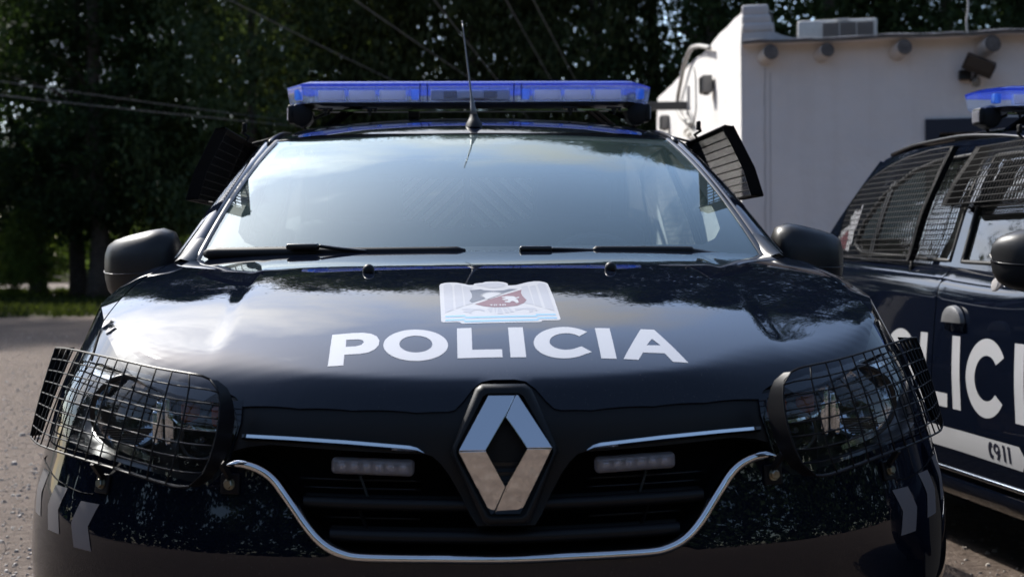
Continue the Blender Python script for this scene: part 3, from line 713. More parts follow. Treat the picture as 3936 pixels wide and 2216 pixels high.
    bpx = Z(zA, [(40, 838), (75, 880), (160, 930), (480, 1032), (820, 1135), (1150, 1235), (1290, 1270), (1395, 1270)])
    ty = [.53, .45, .345, .185, .105, .05, .035, .035]; by = [.50, .41, .31, .165, .075, .015, -.005, -.01]
    TC = [at_y(u, v, y) for (u, v), y in zip(tpx, ty)]; BC = [at_y(u, v, y) for (u, v), y in zip(bpx, by)]
    NV, NH = 16, 9
    T2 = catmull(TC, 61); B2 = catmull(BC, 61)
    def resamp(Pp, n):
        ln = [0]
        for a, b in zip(Pp[:-1], Pp[1:]): ln.append(ln[-1]+(b-a).length)
        out = []
        for k in range(n):
            t = ln[-1]*k/(n-1); i = max(0, min(len(ln)-2, int(np.searchsorted(ln, t)-1))); f = (t-ln[i])/max(1e-9, ln[i+1]-ln[i]); out.append(Pp[i].lerp(Pp[i+1], f))
        return out
    for s in (-1, 1):
        TT, BB = (T2, B2) if s < 0 else (mirx(T2), mirx(B2))
        def G(i, t, N_):
            a = TTn[i].lerp(BBn[i], t); e = max(0, (i/(len(TTn)-1)-.86)/.14)**2; return a+Vector((s*.25, -1, 0)).normalized()*(.006*4*t*(1-t))+Vector((-s*.030*e*math.sqrt(max(0, 4*t*(1-t))), 0, 0))
        guard = None
        mb = MB(); TTn, BBn = resamp(TT, NV), resamp(BB, NV)
        for i in range(1, NV): mb.tube([G(i, t, 0)+Vector((0, -.0012, 0)) for t in np.linspace(0, 1, 9)], .00155, 5)
        TTn, BBn = resamp(TT, 49), resamp(BB, 49)
        for j in range(1, NH-1): mb.tube([G(i, j/(NH-1), 0)+Vector((0, .0012, 0)) for i in range(49)], .00155, 5)
        guard = mb.build('headlight_guard', WIRE, P_, smooth=True)
        mb = MB()
        mb.tube([G(i, 0, 0) for i in range(49)], .0021, 6); mb.tube([G(i, 1, 0) for i in range(49)], .0021, 6); mb.tube([G(0, t, 0) for t in np.linspace(0, 1, 12)], .0021, 6)
        # flat band on the inner side running back to the bumper, and along top and bottom
        inner_edge = [G(48, t, 0) for t in np.linspace(0, 1, 14)]
        bandT = [G(i, 0, 0) for i in range(49)]; bandB = [G(i, 1, 0) for i in range(49)]
        ibk = [p+Vector((-s*(.010+.010*math.sin(math.pi*k/13)), .010+.026*min(1, k/4), -.002-.004*k/13)) for k, p in enumerate(inner_edge)]
        mb.ribbon(inner_edge, ibk, .0025, (-s, 0, 0))
        mb.ribbon(bandT[14:44], [p+Vector((0, .012, .0)) for p in bandT[14:44]], .002, (0, 0, 1)); mb.ribbon(bandB[30:], [p+Vector((0, .012, .001)) for p in bandB[30:]], .002, (0, 0, 1))
        mb.ribbon(bandT[:6], [p+Vector((-s*.004, .014, -.022)) for p in bandT[:6]], .002, (s, 0, 0))
        # dark folded plate at the outer end
        oe = [G(0, t, 0) for t in np.linspace(0, 1, 9)]; mb.ribbon(oe, [p+Vector((-s*.030*(1-.55*k/8), .020, .0)) for k, p in enumerate(oe)], .002, (s, 0, 0))
        mb.build('guard_frame', WIRE, guard, angle=40)
        for pc in ((1760, 1243), (675, 1243)):
            a, z = FS.hit(*Z(zA, [pc])[0]); p = Foff(.003)(a, z); n = Fn(a, z)
            if s > 0: p, n = Vector((-p.x, p.y, p.z)), Vector((-n.x, n.y, n.z))
            q_ = n.to_track_quat('Y', 'Z').to_matrix(); tabs = MB(); bl = MB()
            tabs.rbox(p+n*.001, (.034, .005, .034), .004, q_)
            tabs.tube([p+Vector((0, -.003, .01)), p+Vector((s*.012, -.02, .038))], .006, 4)
            bl.lathe([(.0080, .004), (.0080, .0105), (.0066, .012)], p, n, 6); bl.lathe([(.0098, .003), (.0098, .0052)], p, n, 22)
            tabs.build('guard_tab', WIRE, guard); bl.build('bolt', STEEL, guard)
    # reflective chevrons on the bumper corners
    chevs = [[(880, 627), (1077, 665), (952, 903), (988, 1173), (800, 1124), (773, 857)], [(610, 553), (752, 596), (657, 822), (690, 1087), (566, 1042), (538, 772)], [(460, 480), (531, 522), (473, 745), (490, 1000), (425, 958), (415, 700)]]
    for s in (-1, 1):
        obs = []
        for ch in chevs:
            pp = [(a-.118*chevs.index(ch), z+.016*chevs.index(ch)) for a, z in FS.hits(Z(z0, chevs[0]))]; pp = pp if s < 0 else mir2(pp); obs.append(patch('chevron', pp, Fp, .012, CHEVM, None, off=.0008))
        join(obs, 'chevron_marking', bump)
        seam = FS.hits(Z(z0, [(478, 60), (490, 160), (520, 260), (560, 330), (610, 390), (690, 445), (790, 500), (900, 540), (1010, 555)]))
        A = [Foff(.0006)(a, z) for a, z in seam]; A = A if s < 0 else mirx(A)
        mb = MB(); mb.tube(catmull(A, 30), .0011, 5); mb.build('panel_gap', DARK, bump)
    for s in (-1, 1):
        mb = MB(); a0 = (FS.t.find_nearest(Hp(-SEAM, yjoin(SEAM)))[0]); pa = [Vector((s*abs(a0.x), a0.y-.001, a0.z-.001))]
        zq = a0.z
        for k in range(1, 7):
            zq = a0.z-.010*k; lo, hi = .5, AS
            for _ in range(30):
                m = (lo+hi)/2
                if Fp(m, zq).x < SEAM-.0005*k: lo = m
                else: hi = m
            q_ = Foff(.0008)(m, zq); pa.append(Vector((s*q_.x, q_.y, q_.z)))
        mb.tube(pa[1:], .0018, 5); mb.build('panel_gap', DARK, bump)
    # lower air intake and number plate recess line
    mb = MB(); pts = [(a, .40-.02*abs(a)) for a in np.linspace(-.52, .52, 31)]; pts2 = [(a, .29) for a in np.linspace(.48, -.48, 29)]
    patch('lower_intake', pts+pts2, Foff(.002), .03, BLACKP, P_, skirt=.004)
    # --- windscreen, wipers, cowl
    wpts = [(s_, t) for s_, t in [(-1, 0), (-.5, 0), (0, 0), (.5, 0), (1, 0), (1, .5), (1, 1), (.5, 1), (0, 1), (-.5, 1), (-1, 1)]]
    ws = MB().grid([[Wp(s_, t) for t in np.linspace(0, 1, 25)] for s_ in np.linspace(-1, 1, 41)])
    wso = ws.build('windscreen', WSGLASS, P_, smooth=True); orient(wso, Vector((0, 2, .7)))
    fb_ = [(-.999, .001), (.999, .001), (.999, .999), (-.999, .999)]
    hole = [(-.80, .085), (-.86, .12), (-.905, .18), (-.93, .3), (-.945, .6), (-.955, .9), (-.94, .935), (-.5, .955), (-.24, .955), (-.19, .90), (-.14, .875), (.14, .875), (.19, .90), (.24, .955), (.5, .955), (.94, .935), (.955, .9), (.945, .6), (.93, .3), (.905, .18), (.86, .12), (.80, .085)]
    patch('frit_border', fb_, lambda a, b: Wp(a, b)-Vector((0, -.42, .9))*.004, .05, FRIT, wso, holes=[hole])
    mb = MB(); mb.tube([Wp(s_, 1.004)+Vector((0, .004, .001)) for s_ in np.linspace(-1, 1, 41)], .0035, 6); mb.build('windscreen_seal', RUBBER, P_, smooth=True)
    for s in (-1, 1):
        mb = MB(); mb.grid([[Wp(s, t)+Vector((s*dx, dy, dz)) for dx, dy, dz in ((-.004, 0, .0025), (.002, .001, .007), (.010, .006, .005), (.014, .014, .0))] for t in np.linspace(0.0, 1, 26)])
        mb.build('windscreen_trim', TRIM, P_, smooth=True)
    # cowl: dark plenum between hood and glass with corner covers
    mb = MB(); mb.grid([[Vector((x, .90+.19*abs(x/.74)**2.2, H(x, .90+.19*abs(x/.74)**2.2)-.03)), Vector((x, 1.03+.17*(x/.74)**2, .985)), Wp(max(-1, min(1, x/.687)), .03)-Vector((0, 0, .006))] for x in np.linspace(-.74, .74, 31)])
    mb.build('cowl', RUBBER, P_, smooth=True)
    for s in (-1, 1):
        mb = MB(); rows = []
        for t in np.linspace(0, 1, 9):
            a = Vector((.694, 1.135, 1.004)).lerp(Vector((.668, 1.30, 1.078)), t); b = Vector((.752, 1.175, .999)).lerp(Vector((.706, 1.33, 1.083)), t)
            m_ = (a+b)/2+Vector((.004, -.006, .018*(1-t*.6))); m2_ = a.lerp(b, .8)+Vector((.003, -.002, .012))
            rows.append([Vector((s*p.x, p.y, p.z)) for p in (a+Vector((0, 0, -.01)), a+Vector((0, 0, .006)), m_, m2_, b, b+Vector((.004, .0, -.012)))])
        mb.grid(rows); mb.build('cowl_corner', CAPM, P_, smooth=True)
    for side in (0, 1):
        if side == 0:
            bl = [(787, 975), (1000, 973), (1250, 970), (1500, 968), (1790, 965)]; box = [(1103, 948), (1225, 948)]; rod = [(1228, 945), (1300, 955), (1410, 966)]
        else:
            bl = [(2276, 962), (2450, 962), (2560, 962), (2665, 963)]; box = [(1996, 957), (2122, 957)]; rod = [(2120, 957), (2200, 959), (2280, 962)]
        def onW(q, o):
            y = 1.0
            for _ in range(4): p = at_y(q[0], q[1], y); y = 1.153-.165*(1-min(1, (p.x/.687)**2))+.012-o
            return at_y(q[0], q[1], y)
        B3 = [onW(q, .018) for q in bl]
        wp = MB(); wp.tube(catmull(B3, 24), [.004]+[.011]*22+[.004], 8) if side else wp.tube(catmull(B3, 24), [.008]+[.016]*10+[.012]*12+[.005], 8)
        wob = wp.build('wiper', RUBBER, P_, smooth=True)
        mb = MB(); b0, b1 = onW(box[0], .040), onW(box[1], .042); d = (b1-b0); mid = (b0+b1)/2
        xd = d.normalized(); yv = Vector((0, 0, 1)).cross(xd).normalized(); rot = Matrix((xd, yv, xd.cross(yv))).transposed()
        mb.rbox(mid, (d.length, .022, .015), .006, rot); mb.build('wiper_hinge', TRIM, wob, smooth=True)
        mb = MB(); mb.tube(catmull([onW(q, .040-.006*i) for i, q in enumerate(rod)], 16), .0045, 6); mb.build('wiper_arm', TRIM, wob, smooth=True)
        if side:
            mb = MB(); mb.tube(catmull([onW((2660, 964), .02), onW((2700, 972), .022), onW((2760, 982), .024)], 10), .0075, 6); mb.build('wiper_arm', TRIM, wob, smooth=True)
    # --- roof and cabin sides
    rf = [(x, 1.806+.124*(x/.579)**2) for x in np.linspace(-.585, .585, 31)]
    rear_y = 3.32
    roof = patch('roof', rf+[(.60, 2.1), (.60, 2.8), (.585, 3.1), (.54, rear_y-.01), (.3, rear_y+.03), (0, rear_y+.045), (-.3, rear_y+.03), (-.54, rear_y-.01), (-.585, 3.1), (-.60, 2.8), (-.60, 2.1)], Rp, .04, PAINT, P_, skirt=.01, outref=Vector((0, 2.4, .5)))
    YA = lambda z: 1.153+(1.924-1.153)*((z-1.009)/(1.361-1.009))+.06*(1-((z-1.009)/(.352)))*((z-1.009)/.352)*-1
    top = [(y, ztp(y)) for y in np.linspace(1.985, 3.22, 22)]
    aline = [(YA(z)+.055, z) for z in np.linspace(1.02, 1.335, 12)]
    bot = [(3.52, 1.02), (3.2, zs(3.2)), (2.8, zs(2.8)), (2.4, zs(2.4)), (2.0, zs(2.0)), (1.6, zs(1.6)), (1.28, zs(1.35)-.002)]
    WF = [(1.53, .968), (2.205, .982), (2.225, 1.34), (2.06, 1.338), (1.93, 1.318), (1.75, 1.238), (1.58, 1.13), (1.45, 1.025), (1.43, .975)]
    WR = [(2.295, .985), (3.10, 1.015), (3.20, 1.05), (3.17, 1.14), (3.06, 1.24), (2.86, 1.325), (2.68, 1.352), (2.30, 1.357)]
    for s in (-1, 1):
        fn = (lambda y, z, s=s: Gp(y, z, s))
        patch('door_frame', aline+top+[(3.40, 1.24), (3.60, 1.09)]+bot, fn, .035, PAINT, P_, holes=[WF, WR], skirt=.015)
        for nm, W_, yp in (('front_window', WF, None), ('rear_window', WR, 2.93)):
            wo = patch(nm, W_, (lambda y, z, s=s: Gp(y, z, s, -.010)), .05, SIDEGLASS, P_)
            o3 = densify(W_, .03); mb = MB(); mb.tube([Gp(y, z, s, -.003) for y, z in o3], .009, 5, closed=True); mb.build('window_seal', RUBBER, wo, smooth=True)
            if yp:
                mb = MB(); mb.ribbon([Gp(yp+.05, z, s, .001) for z in np.linspace(1.0, 1.30, 8)], [Gp(yp+.09, z, s, .001) for z in np.linspace(1.0, 1.285, 8)], .01, (s, 0, 0)); mb.build('window_divider', TRIM, wo)
        # A pillar skin between glass edge and door frame
        rows = []
        for k in range(26):
            t = k/25; a = Wp(s, t)+Vector((s*.013, .012, 0)); z = a.z; b = Gp(YA(min(max(z, 1.02), 1.335))+.056, min(max(z, 1.02), 1.34), s)
            m_ = (a+b)/2+Vector((s*.006, -.010, .006))
            rows.append([a+Vector((0, 0, -.004)), a, a.lerp(m_, .5)+Vector((s*.002, -.002, .002)), m_, m_.lerp(b, .5)+Vector((s*.003, -.003, .001)), b, b+Vector((-s*.006, .012, 0))])
        mb = MB(); mb.grid(rows); mb.build('windscreen_pillar', PAINT, P_, smooth=True)
        # black roof gutter
        g = [Vector((s*.603, y, zr_(y)-.050)) for y in np.linspace(1.90, 3.15, 20)]
        mb = MB(); mb.tube(g, .0075, 6); mb.build('roof_gutter', TRIM, P_, smooth=True)
    # rear screen, boot, tail
    mb = MB(); mb.grid([[Vector((s_*.56, 3.34-.03*s_*s_, 1.405-.03*s_*s_)).lerp(Vector((s_*.66, 3.78-.05*s_*s_, 1.075)), t)+Vector((0, .03, .06))*(4*t*(1-t)*.4) for t in np.linspace(0, 1, 9)] for s_ in np.linspace(-1, 1, 17)])
    rg = mb.build('rear_screen', SIDEGLASS, P_, smooth=True); orient(rg, Vector((0, 2, .8)))
    mb = MB(); rows = []
    for x in np.linspace(-1, 1, 25):
        ax = abs(x); row = [Vector((x*.66, 3.76-.05*x*x, 1.078)), Vector((x*.70, 3.9, 1.07-.015*ax**4)), Vector((x*.70, 4.2, 1.06-.02*ax**4)), Vector((x*.69, 4.27, 1.03-.02*ax**4)), Vector((x*.70, 4.30-.03*ax**3, .85)), Vector((x*.76, 4.31-.05*ax**3, .70)), Vector((x*.80, 4.36-.12*ax**3, .62)), Vector((x*.81, 4.36-.14*ax**3, .40)), Vector((x*.78, 4.30-.14*ax**3, .25))]
        rows.append(row)
    mb.grid(rows); mb.build('boot', PAINT, P_, smooth=True)
    for s in (-1, 1):
        mb = MB(); rows = []
        for t in np.linspace(0, 1, 8):
            a = Vector((s*(.565+.095*t), 3.31+.42*t, 1.375-.30*t)); b = Gp(3.22+.36*t, 1.385-.345*t, s); rows.append([a, (a+b)/2+Vector((s*.012, .015, .012)), b])
        mb.grid(rows); mb.build('rear_pillar', PAINT, P_, smooth=True)
        fn = (lambda y, b, s=s: Sp(y, b, s)); zsil = .25
        q = lambda y, z: (y, bz(y, z))
        fd = patch('front_door', [(YG1, .0), (1.7, 0), (2.0, 0), (YG2-.003, .0), (YG2-.003, bz(YG2, .45)), (YG2+.008, bz(YG2, .34)), (YG2+.002, bz(YG2, .322)), (YG1, bz(YG1, .322))], fn, .035, PAINT, P_, skirt=.012)
        rd = patch('rear_door', [(YG2+.003, .0), (2.6, 0), (3.0, 0), (YG3-.003, .0), (YG3-.003, bz(YG3, .74)), (3.10, bz(3.1, .60)), (2.99, bz(2.99, .45)), (2.93, bz(2.93, .322)), (YG2+.008, bz(YG2, .322)), (YG2+.014, bz(YG2, .34)), (YG2+.003, bz(YG2, .45))], fn, .035, PAINT, P_, skirt=.012)
        patch('rear_quarter', [(YG3+.003, .0), (3.6, 0), (4.22, 0), (4.25, .2), (4.22, .78), (2.96, .78), (2.96, bz(2.93, .30)), (2.935, bz(2.93, .30)), (2.995, bz(2.99, .45)), (3.105, bz(3.1, .60)), (YG3+.003, bz(YG3, .74))], fn, .035, PAINT, P_, holes=[arch(3.46, .30)], skirt=.012)
        mb = MB(); mb.grid([[Vector((s*x, y, z)) for x, z in ((.84, .312), (.858, .298), (.860, .268), (.850, .235), (.82, .20), (.76, .19))] for y in np.linspace(1.16, 3.15, 20)]); mb.build('sill', PAINT, P_, smooth=True)
        mb = MB(); mb.tube([Vector((s*.8655, y, .308)) for y in np.linspace(1.2, 2.93, 18)], .008, 8); mb.build('sill_strip', CHROME, P_, smooth=True)
        # door handles
        for dr, yc in ((fd, 2.045), (rd, 2.98)):
            if yc > 2.5: cz0 = .80
            else: cz0 = .79
            cx0 = s*(w_(cz0)+.001); mb = MB(); rows = []
            for r_, o_ in ((.052, .0), (.050, .014), (.040, .020), (.02, .022), (.001, .0225)):
                rows.append([Vector((cx0+s*o_, yc+r_*1.35*math.cos(R_(t)), cz0+.0+r_*1.05*math.sin(R_(t)))) for t in np.linspace(0, 180, 19)])
            mb.grid(rows); fl = [Vector((cx0, yc+.07*math.cos(R_(t)), cz0)) for t in (0, 180)]
            mb.ribbon([Vector((cx0+s*o_, yc+.068, cz0)) for o_ in (0, .02)], [Vector((cx0+s*o_, yc-.068, cz0)) for o_ in (0, .02)])
            dh_ = mb.build('door_handle', HANDLE, dr, smooth=False, angle=40, fix=True)
            rows = []
            for r_, o_ in ((.060, .001), (.052, .0015), (.046, -.010), (.03, -.022), (.001, -.026)):
                rows.append([Vector((cx0+s*o_, yc+r_*1.2*math.cos(R_(t)), cz0-.002+r_*.98*math.sin(R_(t)))) for t in np.linspace(180, 360, 21)])
            mb = MB(); mb.grid([[Vector((cx0+s*.0012, yc+.060*1.2*k*math.cos(R_(t)), cz0-.002+.060*.98*k*math.sin(R_(t)))) for k in (1.0, .5, .02)] for t in np.linspace(180, 360, 21)]); mb.build('handle_cup', CHROMED, dr, smooth=True)
        mb = MB(); pl = Sp(1.822, bz(1.822, .915), s); mb.lathe([(.022, -.002), (.022, .006), (.019, .009), (.002, .0095)], pl, (s, 0, .25), 24); mb.build('badge_disc', LEDW, fd, smooth=False, angle=40)
        # side lettering, on both flanks
        side_decals(s, fd, rd, fn)
        # mirrors
        mirror(s, P_)
        # wheels
        for yc in (.83, 3.46): wheel(s, yc, P_)
        # window guards
        guards(s, P_)
        # crest on the rear pillar
        cr_ = [(3.255, 1.215), (3.30, 1.175), (3.33, 1.20), (3.375, 1.165), (3.36, 1.13), (3.50, 1.105), (3.50, 1.06), (3.27, 1.02), (3.25, 1.06)]
        ob = [patch('crest', cr_, (lambda y, z, s=s: Gp(y, z, s)), .02, DECAL, None, off=.002)]
        join(ob, 'pillar_crest', P_)
        ob = [patch('crest', [(3.36, 1.11), (3.46, 1.07), (3.46, 1.045), (3.32, 1.03), (3.31, 1.07)], (lambda y, z, s=s: Gp(y, z, s)), .02, DECALR, None, off=.003)]
        join(ob, 'crest_shield', P_)
    # inner shell: floor, bulkhead, arches (keeps light out)
    mb = MB(); mb.box((0, 2.2, .22), (1.5, 3.9, .03)); mb.box((0, 1.10, .60), (1.44, .03, .70)); mb.box((0, .36, .45), (1.0, .03, .45)); mb.box((0, 4.0, .55), (1.3, .03, .6))
    for s in (-1, 1):
        mb.box((s*.80, 2.25, .60), (.02, 1.75, .60)); mb.box((s*.60, .83, .60), (.02, .8, .5)); mb.box((s*.60, 3.46, .62), (.02, .8, .6))
    mb.build('inner_shell', DARK, P_)
    # cabin
    mb = MB(); rows = []
    for x in np.linspace(-.68, .68, 21): rows.append([Vector((x, 1.16+.02*x*x, .985)), Vector((x, 1.40, .985)), Vector((x, 1.60, .965)), Vector((x, 1.68, .93)), Vector((x, 1.66, .70))])
    mb.grid(rows); mb.build('dashboard', DASHM, P_, smooth=True)
    mb = MB(); mb.tube([Vector((.34+.185*math.cos(t), 1.86-.07*math.sin(t), .90+.17*math.sin(t))) for t in np.linspace(0, 2*math.pi, 33)[:-1]], .014, 8, closed=True); mb.box((.34, 1.80, .88), (.12, .06, .10)); mb.tube([(.17, 1.87, .9), (.51, 1.87, .9)], .013, 6); mb.build('steering_wheel', DASHM, P_, smooth=False, angle=40)
    for x in (-.36, .36):
        st = MB().rbox((x, 2.25, .55), (.50, .52, .16), .05).rbox((x, 2.52, .86), (.48, .14, .58), .06, Matrix.Rotation(R_(-12), 3, 'X')).build('seat', INTER, P_, smooth=True)
        MB().rbox((x, 2.60, 1.21), (.26, .09, .17), .04).build('headrest', INTER, st, smooth=True)
    mb = MB().rbox((0, 3.15, .72), (1.25, .2, .7), .06, Matrix.Rotation(R_(-15), 3, 'X')); mb.rbox((0, 3.42, 1.0), (1.2, .5, .03), .01); mb.build('rear_bench', INTER, P_, smooth=True)
    # headliner
    mb = MB(); mb.grid([[Vector((x, y, zr_(y)-.035-.03*(abs(x)/.58)**2)) for y in np.linspace(1.88, 3.28, 12)] for x in np.linspace(-.57, .57, 9)]); mb.build('headliner', LINER, P_, smooth=True)
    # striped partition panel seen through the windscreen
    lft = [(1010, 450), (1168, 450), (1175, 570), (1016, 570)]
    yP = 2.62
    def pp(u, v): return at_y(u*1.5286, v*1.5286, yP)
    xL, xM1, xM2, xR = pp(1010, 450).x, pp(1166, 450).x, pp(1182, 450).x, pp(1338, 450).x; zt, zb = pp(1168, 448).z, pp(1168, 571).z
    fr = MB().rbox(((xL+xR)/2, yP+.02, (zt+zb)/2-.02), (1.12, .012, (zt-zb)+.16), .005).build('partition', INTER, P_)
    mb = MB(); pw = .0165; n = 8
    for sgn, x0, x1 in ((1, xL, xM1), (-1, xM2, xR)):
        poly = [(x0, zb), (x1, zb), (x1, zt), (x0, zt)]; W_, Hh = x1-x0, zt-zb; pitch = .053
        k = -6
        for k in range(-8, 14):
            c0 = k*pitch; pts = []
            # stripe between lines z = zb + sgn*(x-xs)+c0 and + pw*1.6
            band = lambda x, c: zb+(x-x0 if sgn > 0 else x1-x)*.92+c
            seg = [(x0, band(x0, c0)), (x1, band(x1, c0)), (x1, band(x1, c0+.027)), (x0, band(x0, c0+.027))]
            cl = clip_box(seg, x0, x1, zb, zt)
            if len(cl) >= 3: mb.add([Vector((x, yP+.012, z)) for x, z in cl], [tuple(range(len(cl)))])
    mb.build('partition_stripes', pbr('pale_slot_light', (.86, .95, .90), .6, noise=.10, nscale=90), fr)  # pale green stands in for light seen through the partition slots
    lightbar(P_); antenna(P_)

def clip_box(P, x0, x1, y0, y1):
    for ax, lim, sg in ((0, x0, 1), (0, x1, -1), (1, y0, 1), (1, y1, -1)):
        out = []
        for i in range(len(P)):
            a, b = P[i], P[(i+1) % len(P)]; da, db = sg*(a[ax]-lim), sg*(b[ax]-lim)
            if da >= 0: out.append(a)
            if da*db < 0: t = da/(da-db); out.append((a[0]+(b[0]-a[0])*t, a[1]+(b[1]-a[1])*t))
        P = out
        if len(P) < 3: return []
    return P
def join(obs, name, parent):
    """several pieces of one marking become one mesh"""
    mb = MB(); mat = obs[0].data.materials[0]
    for o in obs:
        me = o.data; b = len(mb.v); mb.v += [tuple(v.co) for v in me.vertices]; mb.f += [tuple(i+b for i in p.vertices) for p in me.polygons]
        bpy.data.objects.remove(o, do_unlink=True); bpy.data.meshes.remove(me)
    return mb.build(name, mat, parent, smooth=True)
def orient(o, ref):
    me = o.data; s = sum((p.center-ref).dot(p.normal)*p.area for p in me.polygons)
    if s < 0: me.flip_normals()
def mirror(s, P_):
    # cap cross-sections along x, from the door outwards
    mb = MB(); rows = []
    X = [.785, .80, .83, .87, .92, .96, .983, .995, .999]
    up_ = [1.060, 1.090, 1.100, 1.094, 1.083, 1.071, 1.058, 1.040, 1.018]; lo_ = [.930, .910, .897, .893, .900, .912, .93, .955, .985]; yc_ = [1.47, 1.475, 1.48, 1.49, 1.505, 1.52, 1.535, 1.548, 1.558]; dp = [.04, .065, .085, .092, .088, .075, .055, .032, .01]
    for x, u, l, y, d in zip(X, up_, lo_, yc_, dp):
        row = []
        for k in range(24):
            t = 2*math.pi*k/24; c_, s_ = math.cos(t), math.sin(t); zc_, h = (u+l)/2, (u-l)/2
            yy = y-d*abs(c_)**.75 if c_ > 0 else y+.5*d*abs(c_)**.4*1
            row.append(Vector((s*x, yy, zc_+h*math.copysign(abs(s_)**.72, s_))))
        rows.append(row)
    nr = len(rows)
    mb.grid([[rows[i][k] for i in range(nr)] for k in range(24)], closed_u=True)
    b = len(mb.v); mb.f.append(tuple(k*nr for k in range(24))); mb.f.append(tuple(k*nr+nr-1 for k in range(23, -1, -1)))
    m = mb.build('wing_mirror', CAPM, P_, smooth=False, angle=60, fix=True)
    mb = MB(); path = []
    for x, u, l, y, d in list(zip(X, up_, lo_, yc_, dp))[0:]:
        path.append(Vector((s*(x+.0015), y-d*.985-.0005, (u+l)/2-.012)))
    path.append(Vector((s*1.0015, 1.56, 1.01))); mb.tube(path, .0022, 5); mb.build('mirror_seam', TRIM, m, smooth=True)
    mb = MB(); mb.grid([[Vector((s*x, 1.52+(x-.8)*.12+.02, z)) for z in (.925, 1.045)] for x in (.83, .95)]); mb.build('mirror_glass', CHROME, m)
    mb = MB(); mb.rbox((s*.765, 1.48, .985), (.09, .07, .07), .02); mb.build('mirror_foot', BLACKP, m, smooth=True)
def wheel(s, yc, P_):
    w = MB().lathe([(.19, -.085), (.28, -.09), (.298, -.07), (.302, 0), (.298, .07), (.28, .09), (.20, .085)], (s*.765, yc, .302), (s, 0, 0), 40).build('wheel', TYRE, P_, smooth=False, angle=40)
    mb = MB().lathe([(.20, .08), (.195, .06), (.18, .03), (.06, .05), (.055, .06), (.001, .062)], (s*.765, yc, .302), (s, 0, 0), 40)
    for k in range(10):
        a = 2*math.pi*k/10; mb.rbox((s*.825, yc+.12*math.cos(a), .302+.12*math.sin(a)), (.02, .11, .03), .006, Matrix.Rotation(-a if False else a, 3, 'X'))
    mb.build('wheel_cover', RIMM, w, smooth=False, angle=40)
def mesh_panel(mb, fn, u0, u1, nu, v0, v1, nv, r, inside_=None, nsub=10):
    """woven wire grid on fn(u, v), cut to inside_"""
    for i in range(nu+1):
        u = u0+(u1-u0)*i/nu; seg = []
        for k in range(nv*3+1):
            v = v0+(v1-v0)*k/(nv*3)
            if inside_ is None or inside_((u, v)): seg.append(fn(u, v))
            else:
                if len(seg) > 1: mb.tube(seg, r, 4, cap=False)
                seg = []
        if len(seg) > 1: mb.tube(seg, r, 4, cap=False)
    for j in range(nv+1):
        v = v0+(v1-v0)*j/nv; seg = []
        for k in range(nu*2+1):
            u = u0+(u1-u0)*k/(nu*2)
            if inside_ is None or inside_((u, v)): seg.append(fn(u, v)+Vector((0, 0, 0)))
            else:
                if len(seg) > 1: mb.tube(seg, r, 4, cap=False)
                seg = []
        if len(seg) > 1: mb.tube(seg, r, 4, cap=False)
